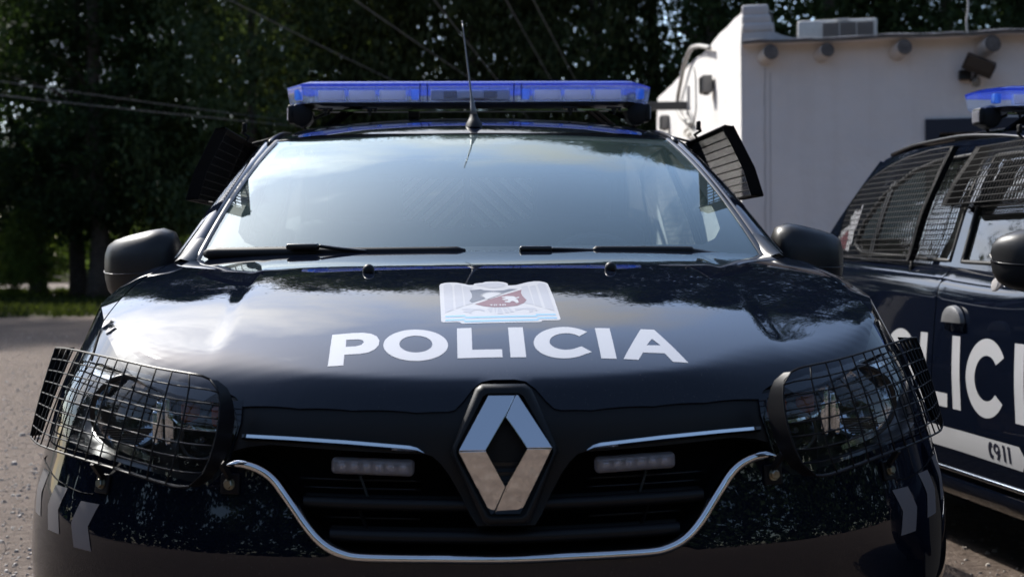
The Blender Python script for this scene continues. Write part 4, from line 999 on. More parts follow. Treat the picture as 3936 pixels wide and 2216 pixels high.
def guards(s, P_):
    # raised box guard over the upper half of the front window
    y0, y1, z0_, z1_ = 1.56, 2.235, 1.178, 1.368
    def pf(y, z):
        t = (z-z0_)/(z1_-z0_); x = .785-.024*t/.4 if t < .4 else .761-.058*(t-.4)/.6
        yy = y+0
        return Vector((s*x, y+.10*(1-t)*max(0, (y-y0)/(y1-y0)-.0)*.9-.06*t*0, z))
    mb = MB(); mesh_panel(mb, pf, y0, y1, 38, z0_, z1_, 9, .0021)
    g = mb.build('front_window_guard', WIRE2, P_, smooth=True)
    fr = MB(); A = [pf(y0, z) for z in np.linspace(z0_, z1_, 6)]; B = [pf(y1, z) for z in np.linspace(z0_, z1_, 6)]
    # front end plate: flat band turned inwards
    fr.ribbon(A, [p+Vector((-s*.030, .012, 0)) for p in A], .003, (0, -1, 0)); fr.ribbon(B, [p+Vector((-s*.052, -.004, 0)) for p in B], .003, (0, 1, 0)); fr.ribbon(B, [p+Vector((s*.0, -.028, 0)) for p in B], .003, (s, 0, 0))
    for z in (z0_, z1_):
        L_ = [pf(y, z) for y in np.linspace(y0, y1, 10)]; fr.ribbon(L_, [p+Vector((-s*.024, 0, .004)) for p in L_], .003, (0, 0, 1))
    fr.build('guard_frame', WIRE2, g)
    mb = MB()   # meshed floor and front end, back to the body
    mesh_panel(mb, lambda u, v: pf(u, z0_)+Vector((-s*.075*v, 0, .0-.012*v)), y0, y1, 34, 0, 1, 3, .0013)
    bl = [p+Vector((-s*.075, 0, -.012)) for p in [pf(y, z0_) for y in np.linspace(y0, y1, 8)]]
    mb.tube(bl, .003, 5); mb.build('guard_floor', WIRE2, g)
    mb = MB(); lp = pf(1.98, z1_); mb.tube([lp+Vector((-s*.02, 0, 0)), lp+Vector((-s*.03, 0, .012)), lp+Vector((-s*.012, 0, .024)), lp+Vector((-s*.02, 0, .046))], .005, 6); mb.rbox(lp+Vector((-s*.018, 0, .040)), (.012, .02, .028), .004); mb.build('guard_latch', WIRE2, g, smooth=True)
    MB().tube([pf(2.1, z1_)+Vector((-s*.02, 0, 0)), Vector((s*.60, 2.1, 1.39))], .004, 5).build('guard_strut', WIRE2, g); MB().tube([pf(1.75, z0_)+Vector((-s*.02, 0, 0)), Vector((s*.715, 1.72, 1.17))], .004, 5).build('guard_strut', WIRE2, g)
    # full guard over the rear window
    out = [(2.44, 1.388), (2.62, 1.388), (2.80, 1.375), (2.95, 1.348), (3.06, 1.315), (3.15, 1.27), (3.215, 1.21), (3.235, 1.14), (3.235, 1.06), (3.19, 1.00), (2.50, .985)]
    pr = lambda y, z: Gp(y, z, s, .058+.012*sstep(1.0, 1.15, z))
    mb = MB(); mesh_panel(mb, pr, 2.44, 3.235, 38, .985, 1.388, 20, .0020, lambda p: inside((p[0]*1.0, p[1]), out))
    g2 = mb.build('rear_window_guard', WIRE2, P_, smooth=True)
    fr = MB(); o2 = densify(out, .04); E1 = [pr(y, z) for y, z in o2]; E2 = [Gp(y, z, s, .006) for y, z in o2]; E1.append(E1[0]); E2.append(E2[0])
    fr.tube(E1[:-1], .0028, 5, closed=True)
    edge = [pr(2.44+.06*(1.388-z)/.403, z) for z in np.linspace(1.388, .985, 10)]
    fr.ribbon(edge, [p+Vector((0, .026, 0)) for p in edge], .004, (s, 0, 0)); fr.ribbon(edge, [p+Vector((-s*.022, 0, 0)) for p in edge], .003, (0, -1, 0))
    fr.build('guard_frame', WIRE2, g2)
    mb = MB(); mesh_panel(mb, lambda u, v: pr(2.44+.06*(1.388-u)/.403, u).lerp(Gp(2.39, u, s, .008), v), 1.388, .985, 19, 0, 1, 3, .0013)
    mesh_panel(mb, lambda u, v: pr(u, .985).lerp(Gp(u, .97, s, .016), v), 2.5, 3.2, 30, 0, 1, 2, .0012); mb.build('guard_return', WIRE2, g2)
    mb = MB()
    for y in (2.47, 3.17):
        p = pr(y, .985); mb.tube([p, p+Vector((s*.004, 0, -.025)), p+Vector((-s*.02, 0, -.05))], .006, 6); mb.rbox(p+Vector((s*.002, 0, -.028)), (.012, .02, .03), .004)
    mb.build('guard_clamp', WIRE2, g2, smooth=True)
def side_decals(s, fd, rd, fn):
    zt, zb = .746, .511
    B_ = lambda y, z: (y, bz(y, z))
    DN = lambda pts: [B_(p[0], p[1]) for p in densify(pts, .03)]
    fwd = -1 if s < 0 else 1      # reading direction along y
    L = []
    def yy(d): return d
    # glyph outlines measured on the flank (y, z); the word runs nose-wards on the right flank
    def arc(cy_, cz_, ry, rz, a0, a1, n=28): return [(cy_-ry*math.cos(R_(a)), cz_+rz*math.sin(R_(a))) for a in np.linspace(a0, a1, n)]
    G_ = []
    G_.append(([(2.80, zb), (2.80, zt)]+[(2.68, zt)]+arc(2.66, .668, .075, .078, 90, -90)[:]+[(2.745, .59), (2.745, zb)], [[(2.745, .70), (2.745, .636)]+arc(2.672, .668, .03, .032, -90, 90)]))
    G_[0] = ([(2.80, zb), (2.80, zt), (2.68, zt)]+[(2.665-.078*math.cos(R_(a)), .668+.078*math.sin(R_(a))) for a in np.linspace(90, -90, 20)]+[(2.745, .59), (2.745, zb)], [[(2.745, .70)]+[(2.68-.03*math.cos(R_(a)), .668+.032*math.sin(R_(a))) for a in np.linspace(90, -90, 14)]+[(2.745, .636)]])
    G_.append(([(2.445+.135*math.cos(R_(a)), .628+.122*math.sin(R_(a))) for a in np.linspace(0, 350, 36)], [[(2.445+.078*math.cos(R_(a)), .628+.072*math.sin(R_(a))) for a in np.linspace(0, 350, 30)]]))
    G_.append(([(2.288, zt), (2.234, zt), (2.234, .556), (2.073, .556), (2.073, zb), (2.288, zb)], None))
    G_.append(([(2.057, zt), (2.000, zt), (1.968, zb), (2.030, zb)] if False else [(2.053, zt), (1.998, zt), (1.978, zb), (2.033, zb)], None))
    c_out = [(1.815+.128*math.cos(R_(a)), .628+.122*math.sin(R_(a))) for a in np.linspace(140, 40, 24) ]
    co = [(1.815+.130*math.cos(R_(a)), .628+.122*math.sin(R_(a))) for a in np.linspace(145, -145, 40)]; ci = [(1.812+.075*math.cos(R_(a)), .628+.070*math.sin(R_(a))) for a in np.linspace(-140, 140, 34)]
    G_.append((co+ci, None))
    G_.append(([(1.650, zt), (1.594, zt), (1.574, zb), (1.630, zb)], None))
    G_.append(([(1.45, zt), (1.395, zt), (1.29+.06, zb), (1.41-.005, zb), (1.41, .556), (1.475, .556), (1.49, zb), (1.55, zb)], None))
    if s > 0:   # left flank reads from the nose backwards: mirror the run of the word
        my = lambda p: (4.17-p[0], p[1])
        G_ = [([my(p) for p in o], [[my(p) for p in h] for h in hs] if hs else None) for o, hs in G_]
    obs = []
    for o, hs in G_:
        obs.append(patch('letter', DN(o), fn, .02, DECAL, None, holes=[[B_(*p) for p in h] for h in hs] if hs else [], off=.0012))
    join(obs, 'side_lettering', fd)
    st = [(2.85, .447), (2.0, .447), (1.61, .444), (1.575, .41), (1.603, .372), (2.0, .378), (2.85, .378)]
    if s > 0: st = [(4.17-y, z) for y, z in st]
    obs = [patch('stripe', DN(st), fn, .03, DECAL, None, off=.0010)]; join(obs, 'side_stripe', fd)
    dig = [[(1.790, .437), (1.776, .437), (1.774, .424), (1.784, .422), (1.788, .412), (1.784, .402), (1.774, .400), (1.776, .387), (1.790, .387), (1.797, .398), (1.799, .412), (1.797, .426)]]
    nine_o = [(1.748+.022*math.cos(R_(a)), .418+.020*math.sin(R_(a))) for a in np.linspace(20, 340, 22)]
    obs = [patch('d', [B_(*p) for p in dig[0]], fn, .006, DECALK, None, off=.0022)] if s < 0 else []
    tr = (lambda p: p) if s < 0 else (lambda p: (4.17-p[0], p[1]))
    nine = [(1.748+.021*math.cos(R_(a)), .4175+.0195*math.sin(R_(a))) for a in np.linspace(-60, 180, 18)]+[(1.727, .395), (1.735, .388), (1.762, .386), (1.762, .393), (1.738, .395), (1.735, .402)]
    nine = [(1.748+.0185*math.cos(R_(a)), .4205+.0165*math.sin(R_(a))) for a in np.linspace(0, 350, 24)]; nh = [(1.748+.0095*math.cos(R_(a)), .4205+.0075*math.sin(R_(a))) for a in np.linspace(0, 350, 18)]
    obs.append(patch('d', [B_(*tr(p)) for p in nine], fn, .006, DECALK, None, holes=[[B_(*tr(p)) for p in nh]], off=.0022))
    obs.append(patch('d', [B_(*tr(p)) for p in [(1.7296, .4195), (1.7386, .416), (1.7395, .406), (1.752, .387), (1.741, .387), (1.730, .404)]], fn, .006, DECALK, None, off=.0023))
    for y in (1.703, 1.672): obs.append(patch('d', [B_(*tr(p)) for p in [(y+.008, .436), (y-.006, .437), (y-.006, .387), (y+.004, .387), (y+.004, .428), (y+.008, .428)]], fn, .006, DECALK, None, off=.0022))
    join(obs, 'stripe_number', fd)
def lightbar(P_):
    yb, hw, dpt = 2.47, .605, .145     # centre, half width, half depth
    rows = []
    zt, zmid, zb_ = 1.591, 1.5725, 1.521
    def outline(k, z, e=0.0):   # plan of the bar: chamfered ends
        return [Vector((x, y, z)) for x, y in ((-hw*1+e, yb-.045*k), (-hw+.055+e, yb-dpt*k), (hw-.055-e, yb-dpt*k), (hw-e, yb-.045*k), (hw-e, yb+.045*k), (hw-.055-e, yb+dpt*k), (-hw+.055+e, yb+dpt*k), (-hw+e, yb+.045*k))]
    base = MB(); o1 = outline(.80, zb_+.002, .03); o2 = outline(.72, zb_-.009, .07); base.grid([[a, b] for a, b in zip(o1, o2)], closed_u=True); base.f += [tuple(2*i for i in range(8)), tuple(2*i+1 for i in range(7, -1, -1))]
    bar = base.build('light_bar', ALU, P_, angle=30, fix=True)
    mb = MB(); mb.box((0, yb-.10, zb_-.023), (1.04, .006, .006)); mb.build('bar_rail', CHROME, bar)
    def shell(mat, nm, secs):
        mb = MB(); O = [outline(k, z, e) for k, z, e in secs]; mb.grid([[o[i] for o in O] for i in range(8)], closed_u=True)
        return mb, O
    mb, O = shell(None, 'x', [(1.0, zmid, 0), (1.0, zmid+.006, .0), (.93, zt-.004, .022), (.86, zt, .04)]); mb.f.append(tuple(i*4+3 for i in range(8)))
    o = mb.build('blue_dome', BLUEL, bar, angle=20, fix=True); orient(o, Vector((0, yb, 1.56)))
    mb, O = shell(None, 'x', [(.99, zmid, .001), (.99, zmid-.012, .002), (.96, zb_+.006, .008), (.90, zb_, .02)])
    o = mb.build('clear_skirt', CLEARL, bar, angle=20, fix=True); orient(o, Vector((0, yb, 1.56)))
    # divisions between the three sections
    mb = MB()
    for x in (-.153, .153):
        for dx in (-.012, .012): mb.box((x+dx, yb-dpt*.992, (zt+zb_)/2-.004), (.0028, .012, .058))
    mb.build('bar_divider', pbr('deep_blue_plastic', (.02, .035, .22), .3), bar)
    led = MB(); fr = MB()
    for x0, x1 in ((-.505, -.205), (.205, .505)):
        w = (x1-x0)/3
        for k in range(3):
            c = Vector((x0+w*(k+.5), yb-.105, (zmid+zb_)/2)); led.rbox(c, (w*.86, .016, .034), .004)
            fr.rbox(c+Vector((0, .012, 0)), (w*.94, .012, .038), .003)
        for k in range(4): fr.box((x0+w*k, yb-.112, (zmid+zb_)/2), (.006, .01, .036))
    led.build('led_module', LEDW, bar, smooth=True); fr.build('module_frame', CLEARL, bar)
    mb = MB(); mb.rbox((0, yb-.10, (zmid+zb_)/2), (.262, .02, .036), .006); spk = mb.build('speaker', SPKG, bar, smooth=True)
    mb = MB()
    for x in (-.066, .066): mb.rbox((x, yb-.111, (zmid+zb_)/2), (.044, .006, .024), .003)
    mb.build('speaker_mouth', INTER, spk, smooth=True)
    mb = MB(); mb.rbox((0, yb-.113, (zmid+zb_)/2), (.088, .012, .027), .005); mb.build('speaker_cone', SPKG, spk, smooth=True)
    ICE = tinted_plastic('ice_blue_reflector', (.5, .7, 1), (.16, .42, .95), wdif=.6)
    for x in (-.562, -.182, .182, .562): MB().rbox((x, yb-.10, (zmid+zb_)/2+.002), (.026, .03, .034), .004).build('corner_module', ICE, bar, smooth=True)
    # mounting feet: sloping arms down to the roof gutters, clips under the bar
    for s in (-1, 1):
        mb = MB(); a = Vector((s*.40, yb-.06, zb_-.014)); b = Vector((s*.505, yb-.02, 1.425)); 
        for dx in (-.012, .012): mb.tube([a+Vector((dx-s*.05, 0, .004)), a+Vector((dx, 0, -.004)), b+Vector((dx, 0, 0)), b+Vector((dx+s*.05, 0, -.01))], .0075, 5)
        mb.rbox(b+Vector((s*.03, 0, 0)), (.08, .05, .022), .005); mb.build('mounting_foot', TRIM, bar)
        mb = MB()
        for x in (.33, .475):
            mb.lathe([(.009, 0), (.009, -.012), (.005, -.013), (.005, -.024), (.001, -.025)], (s*x, yb-.105, zb_-.016), (0, 0, 1), 12); mb.lathe([(.006, 0), (.006, -.012)], (s*x+.018, yb-.105, zb_-.016), (0, 0, 1), 10)
            mb.rbox((s*x, yb-.105, zb_-.018), (.05, .02, .006), .002)
        mb.build('bar_clamp', TRIM, bar)
    mb = MB(); mb.rbox((-.187, yb-.06, zb_-.03), (.036, .03, .032), .004); mb.tube(catmull([(-.187, yb-.06, zb_-.04), (-.19, yb-.05, 1.475), (-.225, yb-.10, 1.462), (-.28, yb-.2, 1.447)], 14), [.009]*6+[.006]*8, 6); mb.build('bar_cable', RUBBER, bar, smooth=True)
    # alley lamps beneath both ends
    for s in (-1, 1):
        c = Vector((s*.560, yb-.03, 1.490)); mb = MB(); mb.lathe([(.030, -.034), (.036, -.032), (.0385, -.026), (.0385, .026), (.036, .032), (.03, .034)], c, (0, 1, 0), 30)
        for k in range(18):
            a = math.pi*(k/17-.5)+ (0 if s > 0 else math.pi); d = Vector((-math.cos(a)*1 if False else math.cos(a+math.pi), 0, math.sin(a))); mb.box(c+d*.0385, (.004, .066, .004), None)
        al = mb.build('alley_lamp', BLACKP, bar, angle=40)
        mb = MB(); mb.rbox(c+Vector((s*.030, -.003, .002)), (.026, .062, .060), .008); mb.build('lamp_head', BLACKP, al, smooth=True) if False else mb.build('lamp_head', BLACKP, bar, smooth=True)
        mb = MB(); mb.rbox(c+Vector((s*.044, -.003, .002)), (.004, .048, .040), .002); mb.build('lamp_face', STROBE, bar)
        mb = MB(); mb.tube([c+Vector((-s*.0, .01, -.03)), c+Vector((-s*.03, .02, -.075)), Vector((s*.53, yb, 1.405))], .006, 5); mb.tube([c+Vector((-s*.01, .02, -.02)), c+Vector((-s*.06, .02, .0)), c+Vector((-s*.09, .03, .012))], .006, 5); mb.build('lamp_bracket', TRIM, bar)
def antenna(P_):
    p = Rp(0, 1.905); mb = MB()
    rows = []
    for (hx, hy, z) in ((.026, .034, -.006), (.024, .031, .006), (.017, .022, .018), (.0125, .015, .028), (.0115, .013, .034)):
        rows.append([p+Vector((hx*math.cos(t), hy*math.sin(t)+z*.25, z)) for t in np.linspace(0, 2*math.pi, 20, endpoint=False)])
    mb.grid([[r[k] for r in rows] for k in range(20)], closed_u=True); an = mb.build('antenna', RUBBER, P_, smooth=True)
    tip = at_y(1777, 86, 2.02); b = p+Vector((0, .01, .03)); mb = MB()
    L_ = [b.lerp(tip, t) for t in np.linspace(0, 1, 14)]; mb.tube(L_, [.0118, .0085, .0062]+[.0032-.0014*i/10 for i in range(11)], 8); mb.lathe([(.0028, -.002), (.0028, .004), (.001, .005)], tip, (tip-b), 8)
    mb.build('antenna_whip', pbr('whip_grey', (.16, .16, .165), .35, coat=.3), an, smooth=True)

def copy_tree(o, parent=None):
    c = o.copy(); C.objects.link(c)
    if parent: c.parent = parent
    for ch in [k for k in bpy.data.objects if k.parent == o and k != c]: copy_tree(ch, c)
    return c
ROOT = thing('police_car', 'dark blue police saloon facing the viewer, with white hood lettering and caged headlights', 'car')
build_car(ROOT)
ROOT.location = (CAR_A[0], CAR_A[1], 0); ROOT.rotation_euler = (0, 0, CAR_A[2]); ROOT['group'] = 'parked police cars'
second = copy_tree(ROOT)
second.location = (CAR_B[0], CAR_B[1], 0); second.rotation_euler = (0, 0, CAR_B[2])
second['label'] = 'dark blue police saloon seen along its flank at the right edge, with caged side windows'

# ------------------------------------------------------------------ the place around the cars
def wpt(u, v, d):
    """a point d metres ahead of the camera, seen at photo pixel (u, v)"""
    q = FW+RT*((u-CX)/FPX)-UP*((v-CY)/FPX); return Vector((0, 0, CAMZ))+q*(d/q.y)
def onx(u, v, x): q = FW+RT*((u-CX)/FPX)-UP*((v-CY)/FPX); return Vector((0, 0, CAMZ))+q*(x/q.x)
D2F = 1.52861
def ground_material():
    m, N, L = new_mat('packed_dirt'); o = N('ShaderNodeOutputMaterial'); b = N('ShaderNodeBsdfPrincipled'); L(b.outputs[0], o.inputs[0]); b.inputs['Roughness'].default_value = .82; b.inputs['Specular IOR Level'].default_value = .35
    tc = N('ShaderNodeTexCoord')
    def noise(s, d=8, r=.6):
        n = N('ShaderNodeTexNoise'); n.inputs['Scale'].default_value = s; n.inputs['Detail'].default_value = d; n.inputs['Roughness'].default_value = r; L(tc.outputs['Object'], n.inputs['Vector']); return n.outputs[0]
    def ramp(f, st):
        r = N('ShaderNodeValToRGB'); L(f, r.inputs[0]); e = r.color_ramp.elements
        while len(e) < len(st): e.new(.5)
        for k, (p, c) in enumerate(st): e[k].position = p; e[k].color = (*c, 1)
        return r.outputs[0]
    def mix(f, a, c):
        x = N('ShaderNodeMix'); x.data_type = 'RGBA'; L(f, x.inputs[0]) if not isinstance(f, float) else setattr(x.inputs[0], 'default_value', f); L(a, x.inputs[6]); L(c, x.inputs[7]); return x.outputs[2]
    base = ramp(noise(1.7, 9, .7), [(.3, (.120, .084, .064)), (.7, (.262, .198, .157))])
    grit = ramp(noise(22, 10, .7), [(.35, (.085, .058, .044)), (.55, (.215, .160, .126)), (.72, (.42, .36, .305))])
    dirt = mix(.55, base, grit)
    green = ramp(noise(2.5), [(.35, (.036, .036, .018)), (.7, (.060, .066, .024))])
    sep = N('ShaderNodeSeparateXYZ'); L(tc.outputs['Object'], sep.inputs[0])
    wob = noise(.35, 6, .6); ad = N('ShaderNodeMath'); ad.operation = 'MULTIPLY_ADD'; L(wob, ad.inputs[0]); ad.inputs[1].default_value = 13; L(sep.outputs[1], ad.inputs[2])
    r = N('ShaderNodeValToRGB'); mp = N('ShaderNodeMapRange'); L(ad.outputs[0], mp.inputs[0]); mp.inputs[1].default_value = 20; mp.inputs[2].default_value = 70; L(mp.outputs[0], r.inputs[0])
    e = r.color_ramp.elements; e.new(.5); e.new(.5)
    for k, (p, c) in enumerate([(.19, 0), (.25, 1), (.47, 1), (.56, .15)]): e[k].position = p; e[k].color = (c, c, c, 1)
    L(mix(r.outputs[0], dirt, green), b.inputs['Base Color'])
    n1 = noise(9, 9, .65); n2 = noise(75, 6, .7); a2 = N('ShaderNodeMath'); a2.operation = 'MULTIPLY_ADD'; L(n2, a2.inputs[0]); a2.inputs[1].default_value = .35; L(n1, a2.inputs[2])
    bp = N('ShaderNodeBump'); bp.inputs['Strength'].default_value = 1.0; bp.inputs['Distance'].default_value = .10; L(a2.outputs[0], bp.inputs['Height']); L(bp.outputs[0], b.inputs['Normal'])
    return m
mb = MB(); xs = [-900, -60, -20, -8, -5, -3, -1, 1, 3, 8, 30, 900]; ysn = [-900, -40, -10, 0, 2, 4, 6, 8, 10, 14, 20, 30, 50, 100, 400, 2000]
mb.grid([[Vector((x, y, 0)) for y in ysn] for x in xs]); g = struct(mb.build('ground', ground_material()))
# loose stones on the yard
rng = np.random.default_rng(3); mb = MB()
def stone(c, r):
    ph = rng.random()*6.28; k = 6; top = [Vector((c[0]+r*math.cos(ph+6.283*i/k)*(.7+.5*rng.random()), c[1]+r*math.sin(ph+6.283*i/k)*(.7+.5*rng.random()), -.002)) for i in range(k)]
    up_ = [Vector((c[0]+(p.x-c[0])*.6, c[1]+(p.y-c[1])*.6, r*(.45+.4*rng.random()))) for p in top]; mb.add(top+up_, [(i, (i+1) % k, k+(i+1) % k, k+i) for i in range(k)]+[tuple(range(k, 2*k))])
for _ in range(7500):
    y = 3.0+16*rng.random()**1.6; u = rng.uniform(-.40, -.22) if rng.random() < .8 else rng.uniform(.30, .40); stone((u*y, y), .003+.008*rng.random()**4+.003*rng.random())
for _ in range(26): y = 3.6+9*rng.random(); stone((rng.uniform(-.40, -.24)*y, y), .010+.016*rng.random())
st_ = mb.build('gravel', pbr('stone_chips', (.20, .165, .145), .7, col2=(.56, .52, .48), nscale=9)); tag(st_, 'loose stone chips scattered over the dirt yard', 'gravel', kind='stuff')

# --- trees
def quads(cs, ds, ws, name, mat):
    """many leaf-sized faces: centres, half length vectors, half width vectors"""
    n = len(cs); V = np.empty((n, 4, 3)); V[:, 0] = cs-ds-ws*.35; V[:, 1] = cs-ds*.1+ws*-1; V[:, 2] = cs+ds; V[:, 3] = cs-ds*.1+ws
    me = bpy.data.meshes.new(name); me.vertices.add(4*n); me.vertices.foreach_set('co', V.reshape(-1)); me.loops.add(4*n); me.loops.foreach_set('vertex_index', np.arange(4*n))
    me.polygons.add(n); me.polygons.foreach_set('loop_start', np.arange(0, 4*n, 4)); me.polygons.foreach_set('loop_total', np.full(n, 4)); me.update(); me.validate(); me.materials.append(mat); return me
def leaf_mat(name, c1, c2, trans=.45, tcol=None):
    m, N, L = new_mat(name); o = N('ShaderNodeOutputMaterial'); geo = N('ShaderNodeNewGeometry') ; tc = N('ShaderNodeTexCoord')
    n = N('ShaderNodeTexNoise'); n.inputs['Scale'].default_value = 1.6; n.inputs['Detail'].default_value = 5; L(tc.outputs['Object'], n.inputs['Vector'])
    ad = N('ShaderNodeMath'); ad.operation = 'MULTIPLY_ADD'; L(geo.outputs['Random Per Island'], ad.inputs[0]); ad.inputs[1].default_value = .45; L(n.outputs[0], ad.inputs[2])
    r = N('ShaderNodeValToRGB'); L(ad.outputs[0], r.inputs[0]); r.color_ramp.elements[0].position = .35; r.color_ramp.elements[1].position = 1.0; r.color_ramp.elements[0].color = (*c1, 1); r.color_ramp.elements[1].color = (*c2, 1)
    b = N('ShaderNodeBsdfPrincipled'); b.inputs['Roughness'].default_value = .7; b.inputs['Specular IOR Level'].default_value = .10; L(r.outputs[0], b.inputs['Base Color'])
    t = N('ShaderNodeBsdfTranslucent'); mm = N('ShaderNodeMix'); mm.data_type = 'RGBA'; mm.blend_type = 'MULTIPLY'; mm.inputs[0].default_value = 1; L(r.outputs[0], mm.inputs[6]); mm.inputs[7].default_value = (*(tcol or (1.5, 1.6, .7)), 1); L(mm.outputs[2], t.inputs[0])
    x = N('ShaderNodeMixShader'); x.inputs[0].default_value = trans; L(b.outputs[0], x.inputs[1]); L(t.outputs[0], x.inputs[2]); L(x.outputs[0], o.inputs[0]); return m
LEAF1 = leaf_mat('dark_evergreen_leaf', (.016, .030, .015), (.040, .064, .026), .28)
LEAF2 = leaf_mat('drooping_leaf', (.024, .034, .017), (.066, .080, .034), .34)
LEAF4 = leaf_mat('sunlit_grey_green_leaf', (.040, .062, .034), (.105, .140, .070), .42)  # lighter leaf tone puts sunlight on the foliage into the colour
GRASSM = leaf_mat('dull_grass_blade', (.026, .034, .012), (.056, .070, .022), .35)
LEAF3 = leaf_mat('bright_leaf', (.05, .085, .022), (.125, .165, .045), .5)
BARK = pbr('rough_bark', (.050, .038, .030), .9, col2=(.105, .082, .066), nscale=7, bump=.8, bscale=14, bdist=.05)
def crown_mesh(name, mat, seed, z0, z1, rad, nclump, per, leaf, droop, prof, cl=.55):
    r = np.random.default_rng(seed); H_ = z1-z0
    t = r.random(nclump)**.9; pr = np.array([prof(x) for x in t]); ang = r.random(nclump)*2*np.pi; rr = rad*pr*np.sqrt(.12+.88*r.random(nclump))*(.72+.42*r.random(nclump))
    cc = np.stack([rr*np.cos(ang), rr*np.sin(ang), z0+H_*t-.10*rr], 1)
    cs = np.repeat(cc, per, 0); n = len(cs); sz = cl*(.45+1.0*r.random(nclump)**1.5); s_ = np.repeat(sz, per)[:, None]
    off = r.normal(size=(n, 3))*s_*np.array([.55, .55, .42]); hang = np.abs(r.normal(size=n))*droop*.6*np.repeat(sz, per); off[:, 2] -= hang; cs = cs+off
    d = r.normal(size=(n, 3)); d[:, 2] -= droop*2.0; d /= np.linalg.norm(d, axis=1)[:, None]; w = np.cross(d, r.normal(size=(n, 3))); w /= np.linalg.norm(w, axis=1)[:, None]
    L_ = leaf*(.6+.8*r.random(n))[:, None]; return quads(cs, d*L_, w*L_*.42, name, mat)
tall = lambda x: max(.06, min(1., (x/.10)**.7 if x < .10 else 1.0-.55*((x-.10)/.90)**1.6))
cone = lambda x: max(.04, min(1., (x/.14)**.8 if x < .14 else (1-(x-.14)/.86)**.8+.05))
rnd = lambda x: max(.05, math.sqrt(max(0, 1-((x-.45)/.56)**2)))
CROWN = [crown_mesh('crown', LEAF1, 11, 2.3, 20.5, 2.8, 560, 80, .078, .6, tall, .66), crown_mesh('crown', LEAF1, 12, 2.0, 19.0, 3.0, 560, 80, .080, .4, cone, .68),
         crown_mesh('crown', LEAF2, 13, 1.8, 18.5, 3.3, 600, 84, .078, 1.7, tall, .66), crown_mesh('crown', LEAF2, 14, 1.4, 16.5, 3.2, 560, 84, .078, 1.5, rnd, .68),
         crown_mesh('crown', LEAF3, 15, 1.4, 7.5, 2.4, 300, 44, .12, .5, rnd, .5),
         crown_mesh('crown', LEAF4, 16, 1.6, 12.5, 2.9, 380, 80, .080, .7, tall, .66)]
def trunk_mesh(seed, h, r0, lean):
    r = random.Random(seed); mb = MB(); P = [Vector((0, 0, -.1))]; n = 9
    for i in range(1, n): P.append(Vector((lean*i/n*.8+r.uniform(-.06, .06), r.uniform(-.06, .06), h*i/(n-1))))
    mb.tube(catmull(P, 26), [r0*(1.5-.5*min(1, i/3))*(1-.8*i/25) for i in range(26)], 9)
    for k in range(9):
        t = r.uniform(.16, .85); b = P[0].lerp(P[-1], t); a = r.uniform(0, 6.28); l = r.uniform(1.0, 2.2)*(1.2-t*.7)
        e = b+Vector((math.cos(a)*l, math.sin(a)*l, l*.55)); m_ = (b+e)/2+Vector((0, 0, .15*l)); mb.tube(catmull([b, m_, e], 7), [r0*.38*(1-t*.6)*(1-.75*i/6) for i in range(7)], 6)
    return mb
TRUNK = [trunk_mesh(s_, h, r0, ln) for s_, h, r0, ln in ((1, 17, .21, .3), (2, 16, .19, -.4), (3, 15, .24, .5), (4, 13, .2, -.3), (5, 5.5, .13, .2), (6, 10, .17, .2))]
TM = []
for k, t in enumerate(TRUNK):
    o = t.build('trunk', BARK, None, smooth=True); TM.append(o.data); bpy.data.objects.remove(o)
def tree(name, u, d, kind, label, group, sc=1.0, rz=None, grow=1.0):
    p = wpt(u*D2F, 1000, d); rz = rz if rz is not None else random.uniform(0, 6.28)
    t = thing(name, label, 'tree', (p.x, d, 0), rz, group); t.scale = (sc, sc, sc*grow)
    for nm, me in (('trunk', TM[kind]), ('crown', CROWN[kind])):
        o = bpy.data.objects.new(nm, me); C.objects.link(o); o.parent = t
    return t
GT = 'tall trees behind the yard'
tree('evergreen_tree', 97, 38.5, 0, 'dark evergreen on a slim trunk, nearest to the left edge of the photo', GT, .92, 1.0, grow=0.8)
tree('evergreen_tree', 198, 35.5, 1, 'dark evergreen whose trunk stands just right of a white post', GT, .95, 2.0, grow=1.0)
tree('evergreen_tree', 248, 34.2, 0, 'dark evergreen on the thickest pale-barked trunk, left of the car mirror', GT, 1.12, 4.4, grow=0.72)
tree('evergreen_tree', 312, 41, 1, 'dark evergreen rising directly above the left wing mirror', GT, 1.0, 3.0, grow=0.62)
tree('evergreen_tree', 432, 44, 0, 'thin-trunked evergreen between the left wing mirror and the open window guard', GT, .95, 5.0, grow=0.92)
tree('evergreen_tree', -60, 40, 1, 'dark evergreen half cut off by the left edge of the photo', GT, 1.1, .4, grow=0.62)
tree('evergreen_tree', 545, 44, 5, 'dark evergreen behind the raised mesh guard on the left', GT, 1.15, 2.2, grow=0.95)
tree('evergreen_tree', 640, 33, 5, 'greener bushy tree with pale sprays, left of the light bar', GT, .98, 1.3)
tree('drooping_tree', 740, 40, 2, 'drooping tree behind the left end of the blue light bar', GT, 1.12, 0.2)
tree('drooping_tree', 900, 35, 3, 'drooping tree behind the left half of the light bar', GT, 1.1, 2.9)
tree('drooping_tree', 1050, 39, 2, 'tall drooping tree just left of the whip antenna', GT, 1.15, 4.0)
tree('drooping_tree', 1200, 34, 3, 'broad drooping tree directly behind the whip antenna', GT, 1.12, 5.5)
tree('drooping_tree', 1340, 38, 2, 'drooping tree behind the right half of the light bar', GT, 1.1, 1.9)
tree('drooping_tree', 1490, 33, 3, 'drooping tree above the right end of the light bar', GT, 1.1, 3.6)
tree('evergreen_tree', 1640, 36, 0, 'dark evergreen filling the gap between light bar and white wall', GT, 1.0, 0.9)
tree('evergreen_tree', 1790, 31, 1, 'dark evergreen behind the sloping top of the white side wall', GT, 1.0, 2.4)
